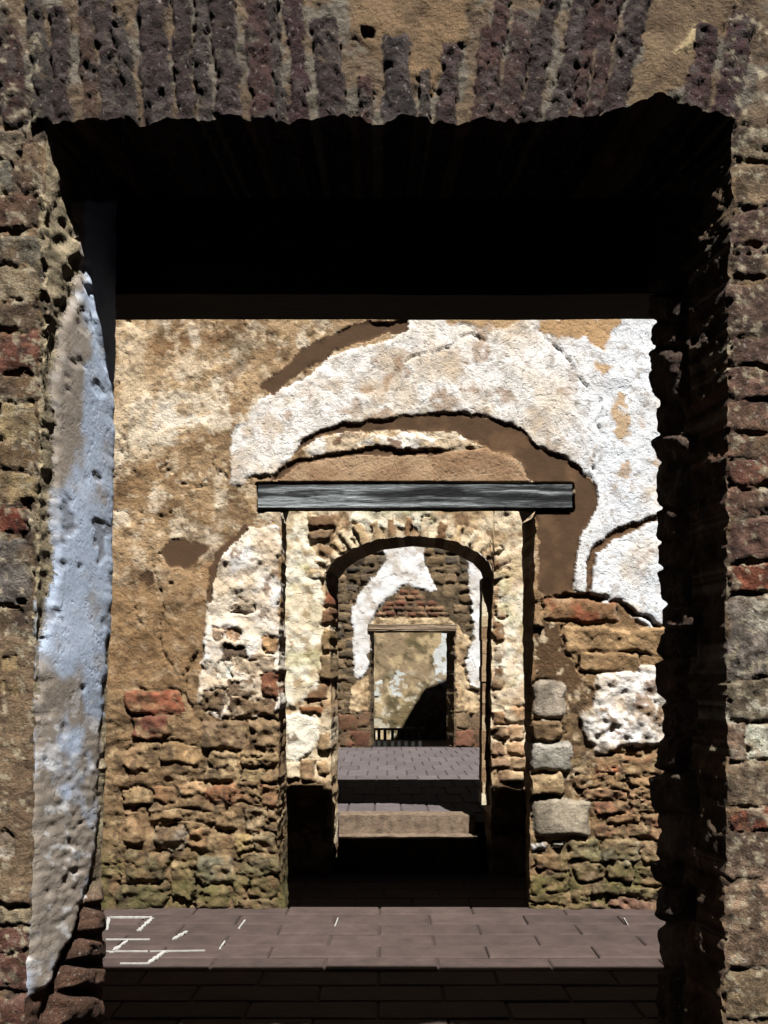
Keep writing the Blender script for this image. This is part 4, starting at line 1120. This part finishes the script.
fl2 = floor_obj('floor_lower', -4.2, 4.2, 5.62, 9.62, FL2, 'paver_joint', 'sunken stone floor in deep shade beyond the first doorway')
lay(fl2, -2.2, 2.6, 6.2, 8.98, FL2 + 0.012, 0.5, 0.32, (0.0, 0.25), 'paver')
fl3 = floor_obj('floor_upper', -4.2, 4.8, 9.62, 19.4, FL3, 'far_joint', 'grey stone paved floor beyond the arch, half in shade')
lay(fl3, -2.4, 3.3, 10.2, 19.08, FL3 + 0.012, 0.31, 0.74, (0.05, 0.2), 'far_paver', gap=0.02)
fl4 = floor_obj('floor_far', -4.2, 4.8, 19.4, 24.5, -0.3, 'far_joint', 'shaded floor behind the small doorway')

# ================================================================== stone steps under the arch
def rough_block(name, x0, x1, y0, y1, z0, z1, mat, parent=None, nx=26, ny=6, nz=5, amp=0.008, seed=1):
    """block with a worn, slightly uneven surface"""
    V, Fc = [], []

    def quad(fn, na, nb, flip):
        b = len(V)
        for i in range(na + 1):
            for j in range(nb + 1):
                V.append(fn(i / na, j / nb))
        for i in range(na):
            for j in range(nb):
                q = (b + i * (nb + 1) + j, b + (i + 1) * (nb + 1) + j, b + (i + 1) * (nb + 1) + j + 1, b + i * (nb + 1) + j + 1)
                Fc.append(q[::-1] if flip else q)
    X = lambda a: x0 + (x1 - x0) * a
    Yf = lambda a: y0 + (y1 - y0) * a
    Z = lambda a: z0 + (z1 - z0) * a
    quad(lambda a, b: (X(a), y0, Z(b)), nx, nz, False)
    quad(lambda a, b: (X(a), y1, Z(b)), nx, nz, True)
    quad(lambda a, b: (X(a), Yf(b), z1), nx, ny, False)
    quad(lambda a, b: (X(a), Yf(b), z0), nx, ny, True)
    quad(lambda a, b: (x0, Yf(a), Z(b)), ny, nz, True)
    quad(lambda a, b: (x1, Yf(a), Z(b)), ny, nz, False)
    V = np.array(V)
    s = 0.09
    for k in range(3):
        o = V[:, (k + 1) % 3]; q = V[:, (k + 2) % 3]
        V[:, k] += amp * fbm(o + 3.1 * k + V[:, k], q + seed, s, 4, seed + k)
    return mesh_obj(name, V, Fc, mat, parent=parent, smooth=False)


st1 = rough_block('stone_step', -0.47, 0.97, 9.24, 9.57, FL2 + 0.001, -0.235, 'step_stone', seed=5)
tag(st1, 'lower worn stone step under the arch, mostly shaded', 'step', 'stone steps under the arch')
st2 = rough_block('stone_step', -0.48, 0.97, 9.58, 9.86, FL3 - 0.3, -0.045, 'step_stone', seed=8)
tag(st2, 'upper worn stone step under the arch with its sunlit riser', 'step', 'stone steps under the arch')


# ================================================================== timbers
def timber(name, x0, x1, y0, y1, z0, z1, cols, seed, mat='timber', amp=0.006, n=150, m=16):
    """squared beam; front face carved with grain"""
    V, C, Fc = [], [], []
    us = np.linspace(0, 1, n)
    ring = []
    for k in range(m): ring.append((0.0, k / (m - 1)))          # front, bottom to top
    ring += [(1.0, 1.0), (1.0, 0.0)]
    R = np.array(ring)
    L = x1 - x0
    U, RI = np.meshgrid(us, np.arange(len(R)), indexing='ij')
    dep = R[RI, 0]; hgt = R[RI, 1]
    X = x0 + U * L
    zt = z1 + amp * 0.7 * fbm(X / L * 100, X * 0 + seed, 14, 3, seed); zb = z0 + amp * 0.6 * fbm(X / L * 100, X * 0 + seed + 5, 18, 3, seed + 1)
    Z = zb + hgt * (zt - zb)
    wv = Z + 0.02 * fbm(X * 100, Z * 300, 45, 3, seed + 3)
    g = fbm(X * 8, wv * 400, 9, 5, seed + 2)
    Y = y0 + dep * (y1 - y0) - np.where(dep == 0, amp * g, 0)
    f = sstep(-0.5, 0.6, g + 0.5 * fbm(X * 100, Z * 200, 40, 3, seed + 6))[..., None]
    Cc = alb(cols[0]) * (1 - f) + alb(cols[1]) * f
    V = np.stack([X, Y, Z], -1).reshape(-1, 3); Cc = Cc.reshape(-1, 3)
    k = len(R)
    ids = np.arange(n * k).reshape(n, k)
    nxt = np.roll(ids, -1, axis=1)
    Fc = np.stack([ids[:-1], ids[1:], nxt[1:], nxt[:-1]], -1).reshape(-1, 4)
    # end caps as fans of quads
    caps = []
    for row, flip in ((ids[0], False), (ids[-1], True)):
        for j in range(1, k - 2, 2):
            q = [row[0], row[j], row[j + 1], row[min(j + 2, k - 1)]]
            caps.append(q[::-1] if flip else q)
    Fc = np.concatenate([Fc, np.array(caps)])
    return mesh_obj(name, V, Fc, mat, cols=Cc, smooth=False)


s_ = W2.sc
beam = timber('old_timber', (258.5 - VX) * s_, (571.5 - VX) * s_, 5.58 - 0.02, 5.58 + 0.07, EYE - (508 - VY) * s_, EYE - (485 - VY) * s_, ((30, 32, 33), (160, 166, 168)), 7, amp=0.005)
tag(beam, 'long weathered grey timber beam over the plastered wall doorway', 'beam')
lint = timber('wooden_lintel', -0.95, 0.95, 2.35, 2.52, 2.46, 2.95, ((40, 30, 24), (62, 48, 38)), 9, amp=0.004)
tag(lint, 'dark timber lintel behind the near brick arch', 'lintel')
s4_ = W4.sc
lin4 = timber('wooden_lintel', (368 - VX) * s4_, (456 - VX) * s4_, 19.1 - 0.09, 19.1 + 0.1, EYE - (631 - VY) * s4_, EYE - (624.5 - VY) * s4_, ((120, 102, 82), (166, 146, 122)), 13, n=40, amp=0.01)
tag(lin4, 'pale timber lintel over the small far doorway', 'lintel')

# ================================================================== low railing behind the small doorway
s5 = 20.6 / F
zr0, zr1 = -0.3, EYE - (728 - VY) * s5
rail = bpy.data.objects.new('low_railing', None)
COL.objects.link(rail)
rail.location = ((390 - VX) * s5, 20.6, zr0)
tag(rail, 'low black railing behind the small far doorway', 'railing')
V, Fc = boxes([((366 - 390) * s5, (425 - 390) * s5, -0.03, 0.03, zr1 - zr0 - 0.05, zr1 - zr0)])
mesh_obj('top_rail', V, Fc, 'black_iron', parent=rail)
for xx in (367, 374, 379, 385, 392.5, 399, 406, 413, 420):
    V, Fc = boxes([((xx - 390 - 1.5) * s5, (xx - 390 + 1.5) * s5, -0.02, 0.02, 0, zr1 - zr0 - 0.05)])
    mesh_obj('bar', V, Fc, 'black_iron', parent=rail)

# ================================================================== side walls closing the roofless rooms, and an added shading wall
def side(name, x0, x1, y0, y1, z0, z1, label):
    o = rough_block(name, x0, x1, y0, y1, z0, z1, 'side_wall', nx=6, ny=24, nz=16, amp=0.02, seed=len(name))
    o['kind'] = 'structure'; o['label'] = label


side('wall_left', -4.6, -4.2, 2.33, 24, -0.6, 3.2, 'side wall closing the courts on the left')
side('wall_right', 4.8, 5.2, 2.33, 24, -0.6, 3.2, 'side wall closing the courts on the right')
side('wall_behind', -4.2, 4.2, -2.0, -1.6, -0.2, 5.25, 'unseen wall behind the viewer, added to shade the near ground')  # added out of view to keep the sun off the near ground
